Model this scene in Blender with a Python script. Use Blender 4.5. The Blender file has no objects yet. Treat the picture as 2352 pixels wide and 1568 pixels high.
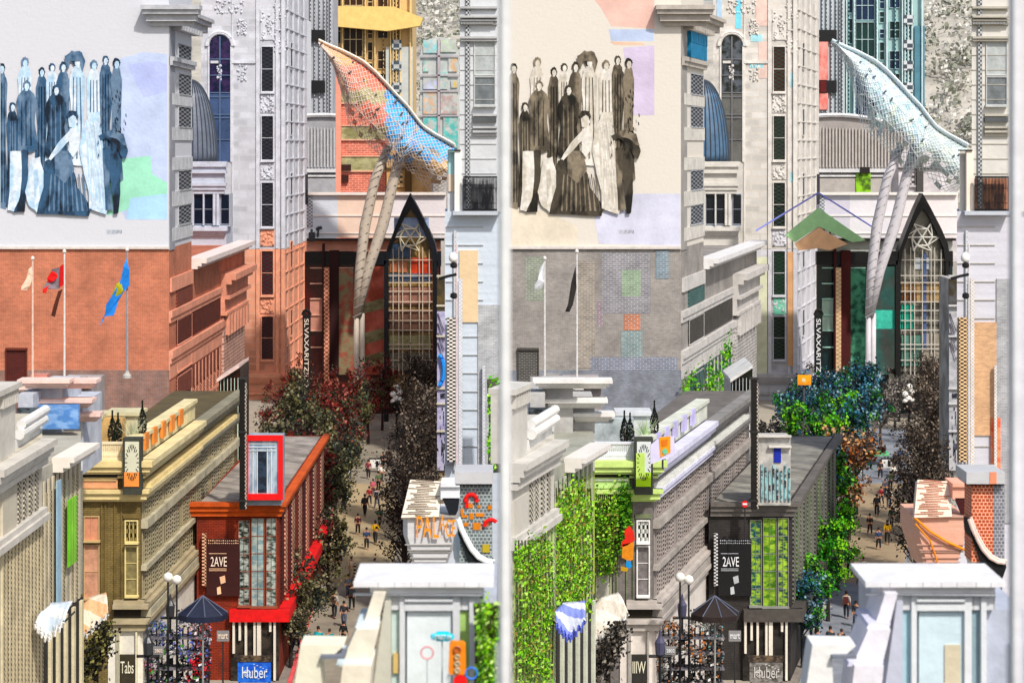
import bpy, math, random
from mathutils import Vector
R_ = random.Random(7)
F, H, HY, CX = 5000.0, 32.0, 330.0, 1176.0      # focal length and horizon in photo units (2352 across), eye height in metres
S = bpy.context.scene; C = S.collection
# ------------------------------------------------------------------ camera, sky, sun
cd = bpy.data.cameras.new('camera'); cam = bpy.data.objects.new('camera', cd); C.objects.link(cam); S.camera = cam
cam.location = (0, 0, H); cam.rotation_euler = (math.radians(90), 0, 0)
cd.sensor_width = 36; cd.lens = F / 2352 * 36; cd.shift_y = -(784 - HY) / 2352
cd.clip_start = .5; cd.clip_end = 6000
cd.dof.use_dof = True; cd.dof.focus_distance = 170; cd.dof.aperture_fstop = 2.2
w = bpy.data.worlds.new('World'); S.world = w; w.use_nodes = True
nt = w.node_tree; bg = nt.nodes['Background']; sk = nt.nodes.new('ShaderNodeTexSky')
SUN_EL, SUN_AZ = 48, 152                         # degrees; azimuth clockwise from +Y
sk.sky_type = 'NISHITA'; sk.sun_disc = False; sk.sun_elevation = math.radians(SUN_EL); sk.sun_rotation = math.radians(SUN_AZ)
sk.air_density = 1.0; sk.dust_density = 3.0; sk.ozone_density = .6
nt.links.new(sk.outputs[0], bg.inputs[0]); bg.inputs[1].default_value = .11
sl = bpy.data.lights.new('sun', 'SUN'); so = bpy.data.objects.new('sun', sl); C.objects.link(so)
sl.energy = 2.9; sl.angle = math.radians(2); sl.color = (1, .95, .88)
az, el = math.radians(SUN_AZ), math.radians(SUN_EL)
sd = Vector((math.sin(az) * math.cos(el), math.cos(az) * math.cos(el), math.sin(el)))
so.rotation_euler = (-sd).to_track_quat('-Z', 'Y').to_euler()
S.view_settings.view_transform = 'Standard'; S.view_settings.look = 'None'; S.view_settings.exposure = .42; S.view_settings.gamma = 1

# ------------------------------------------------------------------ helpers
def xx(px, D): return (px - CX) * D / F
def zz(py, D): return H - (py - HY) * D / F
def pt(px, py, D): return Vector((xx(px, D), D, zz(py, D)))
def gd(py): return H * F / (py - HY)             # distance of a ground point seen at row py
def lin(h):
    h = h.lstrip('#'); v = [int(h[i:i + 2], 16) / 255 for i in (0, 2, 4)]
    v = [(a / 12.92 if a < .04045 else ((a + .055) / 1.055) ** 2.4) * .86 for a in v]; g = .3 * v[0] + .6 * v[1] + .1 * v[2]
    return tuple(min(.9, max(.002, g + (a - g) * 1.22)) for a in v)
MC = {}
def mat(h, rough=.8, var=.22, sc=.8, kind='plain', h2=None, sx=.32, sz=.17, bump=.15, metal=0, streak=0, spec=.35):
    key = (h, rough, var, sc, kind, h2, sx, sz, bump, metal, streak)
    if key in MC: return MC[key]
    m = bpy.data.materials.new(kind + '_' + h.lstrip('#')); m.use_nodes = True; MC[key] = m
    n = m.node_tree.nodes; l = m.node_tree.links; b = n['Principled BSDF']
    b.inputs['Roughness'].default_value = rough; b.inputs['Metallic'].default_value = metal
    b.inputs['Specular IOR Level'].default_value = spec
    tc = n.new('ShaderNodeTexCoord'); sp = n.new('ShaderNodeSeparateXYZ'); l.new(tc.outputs['Object'], sp.inputs[0])
    ad = n.new('ShaderNodeMath'); l.new(sp.outputs[0], ad.inputs[0]); l.new(sp.outputs[1], ad.inputs[1])
    cb = n.new('ShaderNodeCombineXYZ'); l.new(ad.outputs[0], cb.inputs[0]); l.new(sp.outputs[2], cb.inputs[1])
    c1 = lin(h) + (1,); c2 = (lin(h2) if h2 else tuple(x * .6 for x in c1[:3])) + (1,)
    def rgb(c):
        q = n.new('ShaderNodeRGB'); q.outputs[0].default_value = c; return q.outputs[0]
    def mapped(a, bb, off=0):
        q = n.new('ShaderNodeMapping'); q.inputs['Scale'].default_value = (a, bb, 1); q.inputs['Location'].default_value = (off, off, .5)
        l.new(cb.outputs[0], q.inputs[0]); return q.outputs[0]
    if kind == 'brick':
        t = n.new('ShaderNodeTexBrick'); l.new(mapped(1, 1), t.inputs['Vector'])
        t.inputs['Color1'].default_value = c1; t.inputs['Color2'].default_value = tuple(x * .72 for x in c1[:3]) + (1,)
        t.inputs['Mortar'].default_value = c2; t.inputs['Scale'].default_value = 1
        t.inputs['Brick Width'].default_value = sx; t.inputs['Row Height'].default_value = sz; t.inputs['Mortar Size'].default_value = sz * .14
        base = t.outputs['Color']
    elif kind == 'check':
        t = n.new('ShaderNodeTexChecker'); l.new(mapped(1 / sx, 1 / sz), t.inputs['Vector']); t.inputs['Scale'].default_value = 1
        t.inputs['Color1'].default_value = c1; t.inputs['Color2'].default_value = c2; base = t.outputs['Color']
    elif kind == 'stripe':
        t = n.new('ShaderNodeTexWave'); t.bands_direction = 'X'; l.new(mapped(1 / sx, .05), t.inputs['Vector']); t.inputs['Scale'].default_value = .32
        t.inputs['Distortion'].default_value = .4
        r = n.new('ShaderNodeValToRGB'); r.color_ramp.elements[0].position = .42; r.color_ramp.elements[1].position = .5
        r.color_ramp.elements[0].color = c1; r.color_ramp.elements[1].color = c2
        l.new(t.outputs['Fac'], r.inputs[0]); base = r.outputs[0]
    elif kind == 'blotch':
        t = n.new('ShaderNodeTexNoise'); l.new(mapped(sx, sz), t.inputs['Vector']); t.inputs['Scale'].default_value = 1; t.inputs['Detail'].default_value = 5
        r = n.new('ShaderNodeValToRGB'); r.color_ramp.elements[0].position = .42; r.color_ramp.elements[1].position = .56
        r.color_ramp.elements[0].color = c1; r.color_ramp.elements[1].color = c2
        l.new(t.outputs['Fac'], r.inputs[0]); base = r.outputs[0]
    else: base = rgb(c1)
    nz = n.new('ShaderNodeTexNoise'); nz.inputs['Scale'].default_value = sc; nz.inputs['Detail'].default_value = 8; nz.inputs['Roughness'].default_value = .7
    if streak:
        l.new(mapped(.35, streak), nz.inputs['Vector'])
    else: l.new(tc.outputs['Object'], nz.inputs['Vector'])
    mr = n.new('ShaderNodeMapRange'); mr.inputs[1].default_value = .3; mr.inputs[2].default_value = .7
    mr.inputs[3].default_value = 1 - var; mr.inputs[4].default_value = 1 + var * .6; l.new(nz.outputs['Fac'], mr.inputs[0])
    mx = n.new('ShaderNodeMix'); mx.data_type = 'RGBA'; mx.blend_type = 'MULTIPLY'; mx.inputs[0].default_value = 1
    l.new(base, mx.inputs[6]); l.new(mr.outputs[0], mx.inputs[7]); l.new(mx.outputs[2], b.inputs['Base Color'])
    if bump:
        n2 = n.new('ShaderNodeTexNoise'); n2.inputs['Scale'].default_value = 3; n2.inputs['Detail'].default_value = 6; l.new(tc.outputs['Object'], n2.inputs['Vector'])
        bp = n.new('ShaderNodeBump'); bp.inputs['Strength'].default_value = bump; bp.inputs['Distance'].default_value = .2
        l.new(n2.outputs['Fac'], bp.inputs['Height']); l.new(bp.outputs[0], b.inputs['Normal'])
    return m
def glass(h, rough=.18): return mat(h, rough=rough, var=.5, sc=.35, bump=.05, spec=.6)

ORG = {}
SPLIT = {'column', 'post', 'red_panel', 'balcony', 'shop_pier', 'shop_frame', 'leg', 'orange_square', 'red_arc', 'black_band', 'roof_block', 'parapet_panel', 'dark_post', 'globe', 'blind', 'pilaster', 'pier', 'lamp_head', 'bracket', 'pole',
         'orange_line', 'shelf', 'wall', 'ledge', 'louvre', 'dark_pane', 'roof_box', 'vent', 'rail', 'side_pier', 'string_course', 'stone_band', 'side_band', 'cap', 'soffit', 'frame', 'roof_cornice', 'white_pier', 'joint', 'crossbar', 'moulding', 'collar', 'upper_wall', 'detail', 'curved_moulding'}
class Wall:
    """upright plane through two plan points given as (column, distance)"""
    def __init__(s, a, b):
        s.a = Vector((xx(*a), a[1])); s.b = Vector((xx(*b), b[1])); s.d = (s.b - s.a).normalized()
        s.n = Vector((s.d.y, -s.d.x))
        if s.n.dot(-s.a) < 0: s.n = -s.n
    def at(s, px):
        k = (px - CX) / F                        # x = k*y on the sight line
        t = (k * s.a.y - s.a.x) / (s.d.x - k * s.d.y); return s.a + s.d * t
    def z(s, px, py): return zz(py, s.at(px).y)
class MB:
    def __init__(s): s.v = []; s.f = []; s.m = []
    def poly8(s, p, m=0):
        i = len(s.v); s.v += [Vector(q) for q in p]
        for f in ((0, 1, 2, 3), (7, 6, 5, 4), (0, 4, 5, 1), (1, 5, 6, 2), (2, 6, 7, 3), (3, 7, 4, 0)): s.f.append(tuple(i + k for k in f)); s.m.append(m)
        return s
    def box(s, x0, x1, y0, y1, z0, z1, m=0):
        return s.poly8([(x0, y0, z0), (x1, y0, z0), (x1, y1, z0), (x0, y1, z0), (x0, y0, z1), (x1, y0, z1), (x1, y1, z1), (x0, y1, z1)], m)
    def fb(s, px0, px1, py0, py1, D, th=.3, m=0):      # box whose front stands at distance D
        return s.box(xx(px0, D), xx(px1, D), D, D + th, zz(py1, D), zz(py0, D), m)
    def prism(s, plan, z0, z1, m=0):
        pts = [Vector((xx(a, b), b, 0)) for a, b in plan]; n = len(pts); i = len(s.v)
        s.v += [p + Vector((0, 0, z0)) for p in pts] + [p + Vector((0, 0, z1)) for p in pts]
        s.f += [tuple(range(i, i + n)), tuple(range(i + 2 * n - 1, i + n - 1, -1))]; s.m += [m, m]
        for k in range(n): j = (k + 1) % n; s.f.append((i + k, i + j, i + n + j, i + n + k)); s.m.append(m)
        return s
    def ws(s, W, px0, px1, z0, z1, o0, o1, m=0):       # slab on an oblique wall, o = distance out from it
        a, b = W.at(px0), W.at(px1); n = W.n
        q = [a + n * o0, b + n * o0, b + n * o1, a + n * o1]
        return s.poly8([(p.x, p.y, z0) for p in q] + [(p.x, p.y, z1) for p in q], m)
    def plate(s, pts, D, out=.05, th=.05, m=0):        # flat outline of (px,py) at distance D with thickness
        p = [pt(a, b, D) for a, b in pts]; n = len(p); i = len(s.v)
        s.v += [q + Vector((0, -out, 0)) for q in p] + [q + Vector((0, -out + th, 0)) for q in p]
        s.f += [tuple(range(i, i + n)), tuple(range(i + 2 * n - 1, i + n - 1, -1))]; s.m += [m, m]
        for k in range(n): j = (k + 1) % n; s.f.append((i + k, i + j, i + n + j, i + n + k)); s.m.append(m)
        return s
    def tube(s, path, r, n=8, m=0):
        path = [Vector(p) for p in path]; rr = r if isinstance(r, (list, tuple)) else [r] * len(path); base = len(s.v)
        for k, p in enumerate(path):
            d = (path[min(k + 1, len(path) - 1)] - path[max(k - 1, 0)]).normalized()
            up = Vector((0, 0, 1)) if abs(d.z) < .9 else Vector((0, 1, 0)); a = d.cross(up).normalized(); b = d.cross(a)
            for j in range(n): t = 2 * math.pi * j / n; s.v.append(p + (a * math.cos(t) + b * math.sin(t)) * rr[k])
        for k in range(len(path) - 1):
            for j in range(n): a = base + k * n; s.f.append((a + j, a + (j + 1) % n, a + n + (j + 1) % n, a + n + j)); s.m.append(m)
        s.f.append(tuple(base + j for j in range(n))[::-1]); s.m.append(m); e = base + (len(path) - 1) * n
        s.f.append(tuple(e + j for j in range(n))); s.m.append(m); return s
    def lathe(s, c, prof, n=16, m=0):                  # prof of (radius, z) about the upright axis at c
        c = Vector(c); base = len(s.v)
        for r, z in prof:
            for j in range(n): t = 2 * math.pi * j / n; s.v.append(c + Vector((r * math.cos(t), r * math.sin(t), z)))
        for k in range(len(prof) - 1):
            for j in range(n): a = base + k * n; s.f.append((a + j, a + (j + 1) % n, a + n + (j + 1) % n, a + n + j)); s.m.append(m)
        s.f.append(tuple(base + j for j in range(n))[::-1]); s.m.append(m); e = base + (len(prof) - 1) * n
        s.f.append(tuple(e + j for j in range(n))); s.m.append(m); return s
    def leaf(s, c, r, rnd, m=0):
        a = Vector((rnd.gauss(0, 1), rnd.gauss(0, 1), rnd.gauss(0, 1))).normalized(); b = a.orthogonal().normalized(); d = a.cross(b)
        i = len(s.v); s.v += [c + b * r, c + d * r * .7, c - b * r, c - d * r * .7]; s.f.append((i, i + 1, i + 2, i + 3)); s.m.append(m)
    def build(s, name, m, parent=None, smooth=False, label=None):
        if parent and name in SPLIT and not isinstance(m, list):      # countable pieces: an object each
            adj = {}
            root = list(range(len(s.v)))
            def fd(a):
                while root[a] != a: root[a] = root[root[a]]; a = root[a]
                return a
            for f in s.f:
                for k in f[1:]: root[fd(k)] = fd(f[0])
            gr = {}
            for f in s.f: gr.setdefault(fd(f[0]), []).append(f)
            if 1 < len(gr) <= 100:
                last = None
                for fs in gr.values():
                    ids = sorted({k for f in fs for k in f}); mp = {k: i for i, k in enumerate(ids)}; q = MB()
                    q.v = [s.v[k] for k in ids]; q.f = [tuple(mp[k] for k in f) for f in fs]; q.m = [0] * len(fs); last = q._build(name, m, parent, smooth, label)
                return last
        return s._build(name, m, parent, smooth, label)
    def _build(s, name, m, parent=None, smooth=False, label=None):
        o0 = ORG.get(parent.name, Vector((0, 0, 0))) if parent else Vector((0, 0, 0))
        me = bpy.data.meshes.new(name); me.from_pydata([v - o0 for v in s.v], [], s.f)
        ml = m if isinstance(m, list) else [m]
        for q in ml: me.materials.append(q)
        if len(ml) > 1: me.polygons.foreach_set('material_index', s.m)
        if smooth: me.polygons.foreach_set('use_smooth', [True] * len(s.f))
        me.update(); o = bpy.data.objects.new(name, me); C.objects.link(o)
        if parent: o.parent = parent
        ORG[o.name] = o0
        if label: o['label'] = label
        return o
def tag(o, label, cat, group=None):
    o['label'] = label; o['category'] = cat
    if group: o['group'] = group
    return o
def thing(name, label, cat, loc, group=None):
    o = bpy.data.objects.new(name, None); C.objects.link(o); o.location = loc; o.empty_display_size = .5
    ORG[o.name] = Vector(loc); return tag(o, label, cat, group)
def struct(o): o['kind'] = 'structure'; return o
def copy_tree(o, parent=None):
    c = o.copy(); C.objects.link(c); c.parent = parent
    for ch in [x for x in bpy.data.objects if x.parent == o]: copy_tree(ch, c)
    return c
def text(s, name, px0, px1, py0, py1, D, m, parent, vert=False, W=None):
    cu = bpy.data.curves.new('t', 'FONT'); cu.body = s; cu.extrude = .02; o = bpy.data.objects.new('t', cu); C.objects.link(o)
    bpy.context.view_layer.update(); me = bpy.data.meshes.new_from_object(o.evaluated_get(bpy.context.evaluated_depsgraph_get()))
    bpy.data.objects.remove(o); v = [q.co.copy() for q in me.vertices]
    x0, x1 = min(q.x for q in v), max(q.x for q in v); y0, y1 = min(q.y for q in v), max(q.y for q in v)
    o0 = ORG.get(parent.name, Vector((0, 0, 0)))
    for q in me.vertices:
        a, b = (q.co.x - x0) / (x1 - x0), (q.co.y - y0) / (y1 - y0)
        if vert: a, b = b, 1 - a
        px = px0 + (px1 - px0) * a
        if W:
            p = W.at(px); zt = W.z(px0, py0); zb = W.z(px0, py1); p = p + W.n * (q.co.z + .06)
            q.co = Vector((p.x, p.y, zb + (zt - zb) * b)) - o0
        else: q.co = Vector((xx(px, D), D - q.co.z - .02, zz(py1, D) + (zz(py0, D) - zz(py1, D)) * b)) - o0
    me.name = name; me.materials.clear(); me.materials.append(m); t = bpy.data.objects.new(name, me); C.objects.link(t); t.parent = parent; ORG[t.name] = o0
    return t
def relief(mb, px0, px1, py0, py1, D, n, rnd, out=.22, m=0):   # carved stone ornament
    for _ in range(n):
        a = rnd.uniform(px0, px1); b = rnd.uniform(py0, py1); w_ = rnd.uniform(1, 3.5); h_ = rnd.uniform(1, 4); o = rnd.uniform(.06, out)
        c = pt(a, b, D); rx, rz = w_ * D / F, h_ * D / F
        mb.lathe(c + Vector((0, -o * .3, -rz)), [(rx * .4, 0), (rx, rz * .5), (rx, rz * 1.4), (rx * .3, rz * 2)], 6, m)
def stack(mb, px0, px1, rows, D, m=0):                          # cornice: rows of (py0, py1, out)
    for a, b, o in rows: mb.box(xx(px0, D) - o * .6, xx(px1, D) + o * .6, D - o, D + .4, zz(b, D), zz(a, D), m)
def window(px0, px1, py0, py1, D, gm, fm, parent, nx=1, ny=1, fr=1.4, out=.12, sill=True):
    f = MB(); f.fb(px0 - fr, px0, py0 - fr, py1 + fr, D - out, out + .05); f.fb(px1, px1 + fr, py0 - fr, py1 + fr, D - out, out + .05)
    f.fb(px0, px1, py0 - fr, py0, D - out, out + .05); f.fb(px0, px1, py1, py1 + fr, D - out, out + .05)
    for i in range(1, nx): q = px0 + (px1 - px0) * i / nx; f.fb(q - .5, q + .5, py0, py1, D - out * .6, .05)
    for i in range(1, ny): q = py0 + (py1 - py0) * i / ny; f.fb(px0, px1, q - .6, q + .6, D - out * .5, .05)
    if sill: f.fb(px0 - 3, px1 + 3, py1 + fr, py1 + fr + 4, D - out - .25, .4)
    o = f.build('window', fm, parent); MB().fb(px0, px1, py0, py1, D - .02, .05).build('pane', gm, o); return o
def wwin(W, px0, px1, z0, z1, gm, fm, parent, out=.1):
    f = MB(); e = .1
    f.ws(W, px0, px1, z1, z1 + e, 0, out); f.ws(W, px0, px1, z0 - e, z0, 0, out + .08)
    f.ws(W, px0 - .6, px0, z0, z1, 0, out); f.ws(W, px1, px1 + .6, z0, z1, 0, out)
    o = f.build('window', fm, parent); MB().ws(W, px0, px1, z0, z1, 0, .03).build('pane', gm, o); return o

# ------------------------------------------------------------------ ground, hills, sky backdrop is the world
def gpt(px, py): D = gd(py); return (xx(px, D), D)
def sheet(name, pts, z, m):
    mb = MB(); n = len(pts); mb.v = [Vector((a, b, z)) for a, b in pts]; mb.f = [tuple(range(n))]; mb.m = [0]
    return struct(mb.build(name, m))
sheet('ground', [(-3000, 20), (3000, 20), (3000, 4500), (-3000, 4500)], 0, mat('#a9a296', sc=.3))
def hill():
    n, mrows = 90, 24; mb = MB(); rd = random.Random(3)
    for j in range(mrows):
        for i in range(n):
            x = -420 + 840 * i / (n - 1); y = 640 + 500 * j / (mrows - 1); k = j / (mrows - 1)
            z = 98 * math.sin(min(1, k * 1.5) * math.pi / 2) * (1 - .05 * math.sin(x * .02 + 1)) + rd.uniform(-1.5, 1.5) - 1
            mb.v.append(Vector((x, y, z)))
    for j in range(mrows - 1):
        for i in range(n - 1): a = j * n + i; mb.f.append((a, a + 1, a + n + 1, a + n)); mb.m.append(0)
    struct(mb.build('hill', mat('#b9b5ac', sc=.08, var=.4), smooth=True))
    mb = MB(); rd = random.Random(5)
    for c in range(620):
        px = rd.choice([rd.uniform(900, 1080), rd.uniform(2080, 2250), rd.uniform(700, 900), rd.uniform(1880, 2080)]); D = rd.uniform(650, 960); k = (D - 640) / 500
        z = 98 * math.sin(min(1, k * 1.5) * math.pi / 2); x = xx(px, D); s = rd.uniform(3, 6.5); m = rd.choice((0, 0, 1, 2))
        for _ in range(26):
            mb.leaf(Vector((x + rd.gauss(0, s * .5), D + rd.gauss(0, s * .5), z + 2 + abs(rd.gauss(0, s * .7)))), rd.uniform(.5, 1.3), rd, m)
    o = mb.build('wood', [mat('#d3d2cb', sc=.3), mat('#b4b3a8', sc=.3), mat('#8f9384', sc=.3)])
    o['kind'] = 'stuff'
hill()

WH = '#e9e8e6'
PAL = {
 'L': dict(ox=0, up='#d6d8de', brick='#c27860', brick2='#9a6a58', side='#9fa2aa', glz='#262a34', band='#e2a48e', dark='#5e2c22', low='#7a6e5e', tup='#dadce3', tlow='#eeb096', tglass='#23242c', arch='#26406e', ent='#c9cfdc', dome='#6f7684',
           c_front='#8d7a50', c_corn='#ecd9a8', c_side='#857b62', c_win='#d69a80', shop='#eeeade', a_wall='#cdc6b6', a_low='#b8a78a', a_corn='#d4d0c8', a_dk='#4a4238', e_br='#b2603f', e_band='#d8243a',
           br_w='#f6dccb', glaz='#4c150e', post='#f0b49a', gable='#0a0e16', rt='#d6d9dc', rlow='#d3dce6', bay='#bdbcb4', pal='#dcdcdc', bw='#7f8c8c', roofw='#f0e6d6'),
 'R': dict(ox=1176, up='#e2ddd4', brick='#a19c98', brick2='#8c92a0', side='#a4a29e', glz='#2a2c2a', band='#d2cfcc', dark='#4a4743', low='#6b6a62', tup='#e4e0da', tlow='#dedde2', tglass='#1c2620', arch='#3c3e3e', ent='#d9d6cf', dome='#56708a',
           c_front='#86817e', c_corn='#e9ebe6', c_side='#7d7672', c_win='#bcc48c', shop='#e2dbd4', a_wall='#cbc8c0', a_low='#b0b2a2', a_corn='#d2d0ca', a_dk='#3c4038', e_br='#6c6660', e_band='#4c4844',
           br_w='#f3f0f4', glaz='#0e2a2c', post='#e3c3a2', gable='#060606', rt='#dcdad4', rlow='#d4d4dc', bay='#d2c4b0', pal='#e6b8a4', bw='#b05a3c', roofw='#f6e2d0')}

MURAL_L = dict(dk='#14202e', mid='#3c5a78', lt='#bcd8ee', sk='#7288a0', w='#e6f0fa')
MURAL_R = dict(dk='#1c1914', mid='#4c463c', lt='#cfc9bc', sk='#8c8272', w='#ece8e0')
def mural_building(k, P):
    ox = P['ox']; D = 205; rd = random.Random(11); q = lambda u: u + ox
    u0 = -60 if k == 'L' else -24
    lab = {'L': 'large building with orange brick below a white wall painted with a blue toned crowd mural',
           'R': 'large building with grey brick below a cream wall painted with a brown toned crowd mural'}[k]
    t = thing('mural_building', lab, 'building', (xx(q(180), D), D, 0))
    W = Wall((q(388), D), (q(562), 262)); zt = zz(570, D)
    MB().prism([(q(u0), D), (q(388), D), (q(440), W.at(q(440)).y), (q(u0), 222)], zt, zz(-90, D)).build('painted_wall', mat(P['up'], sc=2, var=.06, streak=9, bump=.1), t)
    zw = zz(628, D)
    m = MB(); m.prism([(q(u0), D), (q(388), D), (q(562), 262), (q(u0 + 30), 262)], zz(1130, D), zw); m.prism([(q(u0), D), (q(388), D), (q(440), W.at(q(440)).y), (q(u0), 222)], zw, zt); m.build('brick_wall', mat(P['brick'], kind='brick', h2='#cf9a84' if k == 'L' else '#aaa6a2', sx=.34, sz=.12, var=.38, sc=.35), t)
    MB().fb(q(u0), q(389), 850, 1130, D - .08, .1).build('lower_course', mat(P['brick2'], kind='brick', h2='#8d8f90', sx=.34, sz=.12, var=.5, sc=.4), t)  # lower part of the front in a second brick tone
    MB().fb(q(u0), q(388.5), 566, 572, D - .25, .3).build('ledge', mat('#ddd7d2'), t)
    f = MB(); f.fb(q(12), q(62), 799, 804, D - .3, .3); f.fb(q(12), q(15), 804, 920, D - .2, .2); f.fb(q(59), q(62), 804, 920, D - .2, .2)
    o = f.build('window', mat(P['dark']), t); MB().fb(q(15), q(59), 804, 920, D - .1, .05).build('pane', mat('#5e2420' if k == 'L' else '#3c3a38', kind='brick', h2='#2a1410' if k == 'L' else '#8a8884', sx=.45, sz=.16), o)
    # side face, upper: pale piers with gridded windows, capped by the big cornice
    s = MB()
    for a, b, py0, py1 in ((388, 400, 60, 575),): s.ws(W, q(a), q(b), zz(py1, D), zz(py0, D), 0, .1)
    s.build('pier', mat(P['side'], var=.3, sc=.4), t)
    for py0, py1 in ((95, 128), (165, 212), (243, 290), (395, 440), (478, 522)):
        wwin(W, q(409), q(438), zz(py1, D), zz(py0, D), mat('#14161c', kind='check', h2='#8a8e94', sx=1.6, sz=.2), mat('#b9bcc0'), t)
    for py0, py1 in ((213, 240), (292, 322), (362, 392), (441, 476), (525, 556)):
        MB().ws(W, q(393), q(440), zz(py1, D), zz(py0, D), 0, .12).build('spandrel', mat('#d5d7da' if k == 'L' else '#dcd9d2', var=.3), t)
    c = MB(); stack(c, q(352), q(440), ((14, 24, 1.6), (24, 34, 1.35), (34, 50, .9), (50, 60, .35)), D - .02)
    for (py0, py1, o_) in ((18, 27, 1.4), (27, 37, 1.1), (37, 52, .7), (130, 140, .5), (140, 150, .35)): c.ws(W, q(388), q(462 if py0 < 100 else 441), zz(py1, D), zz(py0, D), 0, o_)
    for i in range(9): c.ws(W, q(392 + i * 6), q(395 + i * 6), zz(66, D), zz(54, D), 0, 1.0)
    c.build('cornice', mat('#c3c5ca' if k == 'L' else '#c2bcb4', var=.3), t)
    if k == 'R':
        m = MB(); m.ws(W, q(402), q(440), zz(92, D), zz(67, D), 0, .4); m.ws(W, q(402), q(440), zz(128, D), zz(92, D), 0, .36); m.build('tinted_frieze', mat('#2f7fa8', var=.4, sc=1), t)
    # stepped lower wing, bands sloping up towards the street's end
    def zb(py): return zz(py, D)
    bd = mat(P['band'], var=.25, sc=.6); dk = P['dark']
    b = MB()
    for py0, py1, a, e, o_ in ((640, 672, 390, 440, .5), (715, 730, 388, 505, .8), (730, 742, 388, 505, .45), (806, 824, 388, 512, 1.0), (824, 836, 388, 512, .6), (836, 872, 388, 512, .25), (968, 976, 388, 520, .5)):
        b.ws(W, q(a), q(e), zb(py1), zb(py0), 0, o_ * .4)
    b.build('stone_band', bd, t)
    for i, (py0, py1) in enumerate(((676, 712), (745, 800), (875, 925), (935, 966), (980, 1020), (1030, 1090))):
        MB().ws(W, q(404), q(504 if i else 440), zb(py1), zb(py0), 0, .12).build('window_row', mat(dk if i < 4 or k == 'L' else '#4f6d2c', kind='check' if i != 1 else 'brick', h2=(P['band'] if i != 1 else '#2a1512' if k == 'L' else '#2c2a28') if i > 2 else dk if i == 1 else '#8a5448' if k == 'L' else '#487a78', sx=.5, sz=.18, var=.4), t)
    for a, e in ((1100, 1000), (985, 905), (870, 812)):
        pass
    b = MB()
    for i in range(14): b.ws(W, q(445 + i * 8), q(446.6 + i * 8), zb(1140), zb(875), .12, .18)
    b.build('mullion', mat(P['band'], var=.3), t)
    b = MB()
    for py0, py1, o_ in ((612, 624, 1.5), (624, 631, 1.0), (631, 638, .6)): b.ws(W, q(440), q(560), zb(py1), zb(py0), -.6, o_)
    b.build('wing_cornice', mat('#efe3de' if k == 'L' else '#e9e8e8', var=.15), t)
    for py0, py1 in ((745, 802), (838, 866), (880, 960), (985, 1090)):
        wwin(W, q(405), q(438), zb(py1), zb(py0), mat('#2a100c' if k == 'L' else '#1c2a26', kind='check', h2='#b07a68' if k == 'L' else '#8f9a94', sx=1.6, sz=.2, var=.4), mat(P['band']), t, .14)
    # stone bay with corbelled cornice at the far end
    b = MB()
    for py0, py1, o_ in ((655, 672, 1.7), (672, 684, 1.2), (684, 715, .6), (715, 724, 1.0), (724, 760, .45), (760, 768, .7)): b.ws(W, q(507), q(558), zb(py1 + 26), zb(py0 + 26), 0, o_)
    for i in range(7): b.ws(W, q(512 + i * 7), q(516 + i * 7), zb(850), zb(796), .1, .75)
    b.build('bay_cornice', mat(P['band'], var=.3, sc=.5), t)
    b = MB(); b.ws(W, q(508), q(556), zb(1130), zb(800), 0, .3); b.build('bay_wall', mat('#b58a7c' if k == 'L' else '#a9a5a2', kind='brick', h2='#e2c6ba' if k == 'L' else '#dcdada', sx=.9, sz=.4, var=.45), t)
    wwin(W, q(524), q(548), zb(1000), zb(912), mat('#260d0a' if k == 'L' else '#10302e', rough=.3), bd, t)
    # painted crowd: flat paint a few millimetres proud of the wall
    T = MURAL_L if k == 'L' else MURAL_R; cols = {n: mat(h, kind='blotch', h2=(T['mid'] if n == 'dk' else T['sk'] if n == 'mid' else T['w'] if n == 'lt' else T['mid'] if n == 'sk' else T['lt']), sx=1.1, sz=.45, var=.3, sc=1.5, rough=.9) for n, h in T.items()}
    figs = MB(); ml = list(cols.values()); ix = {n: i for i, n in enumerate(cols)}
    lay = [0]
    def pl(n, pts, jit=2.2):
        lay[0] += 1; out = []; N = len(pts)
        for i in range(N):
            a, c_ = pts[i], pts[(i + 1) % N]
            for s_ in (0, .33, .66):
                out.append((a[0] + (c_[0] - a[0]) * s_ + rd.uniform(-jit, jit) * .7, a[1] + (c_[1] - a[1]) * s_ + rd.uniform(-jit, jit)))
        out = [(q(max(a, 1 if k == 'L' else -8)), b_) for a, b_ in out]
        figs.plate(out, D, .012 + .0025 * lay[0], .006, ix[n])
    def fig(cx, yt, r, sw, yb, bw, robe, hair, face='lt', lean=0, jit=1.6):
        ys = yt + r * 2.7
        pl(robe, [(cx - r * .45, ys - r * .6), (cx + r * .45, ys - r * .6), (cx + sw * .7, ys + 6), (cx + sw + lean * .3, ys + 26), (cx + sw * .8 + lean, (ys + yb) / 2), (cx + bw + lean, yb - 8), (cx + bw * .5 + lean, yb), (cx - bw * .6 + lean, yb - 2), (cx - bw + lean, yb - 10), (cx - sw * .8 + lean * .6, (ys + yb) / 2), (cx - sw, ys + 24), (cx - sw * .7, ys + 5)], jit)
        pl(hair, [(cx + r * math.cos(t_ * .7), yt + r * 1.25 + r * 1.3 * math.sin(t_ * .7)) for t_ in range(9)], 1.3)
        pl(face, [(cx + r * .1 + r * .62 * math.cos(t_ * .9), yt + r * 1.6 + r * .95 * math.sin(t_ * .9)) for t_ in range(7)], .5)
        pl(face, [(cx - r * .3, yt + r * 2.3), (cx + r * .35, yt + r * 2.3), (cx + r * .3, ys), (cx - r * .3, ys)], .4)
        lo = 'mid' if robe == 'dk' else 'dk' if robe == 'mid' else 'sk'
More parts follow.
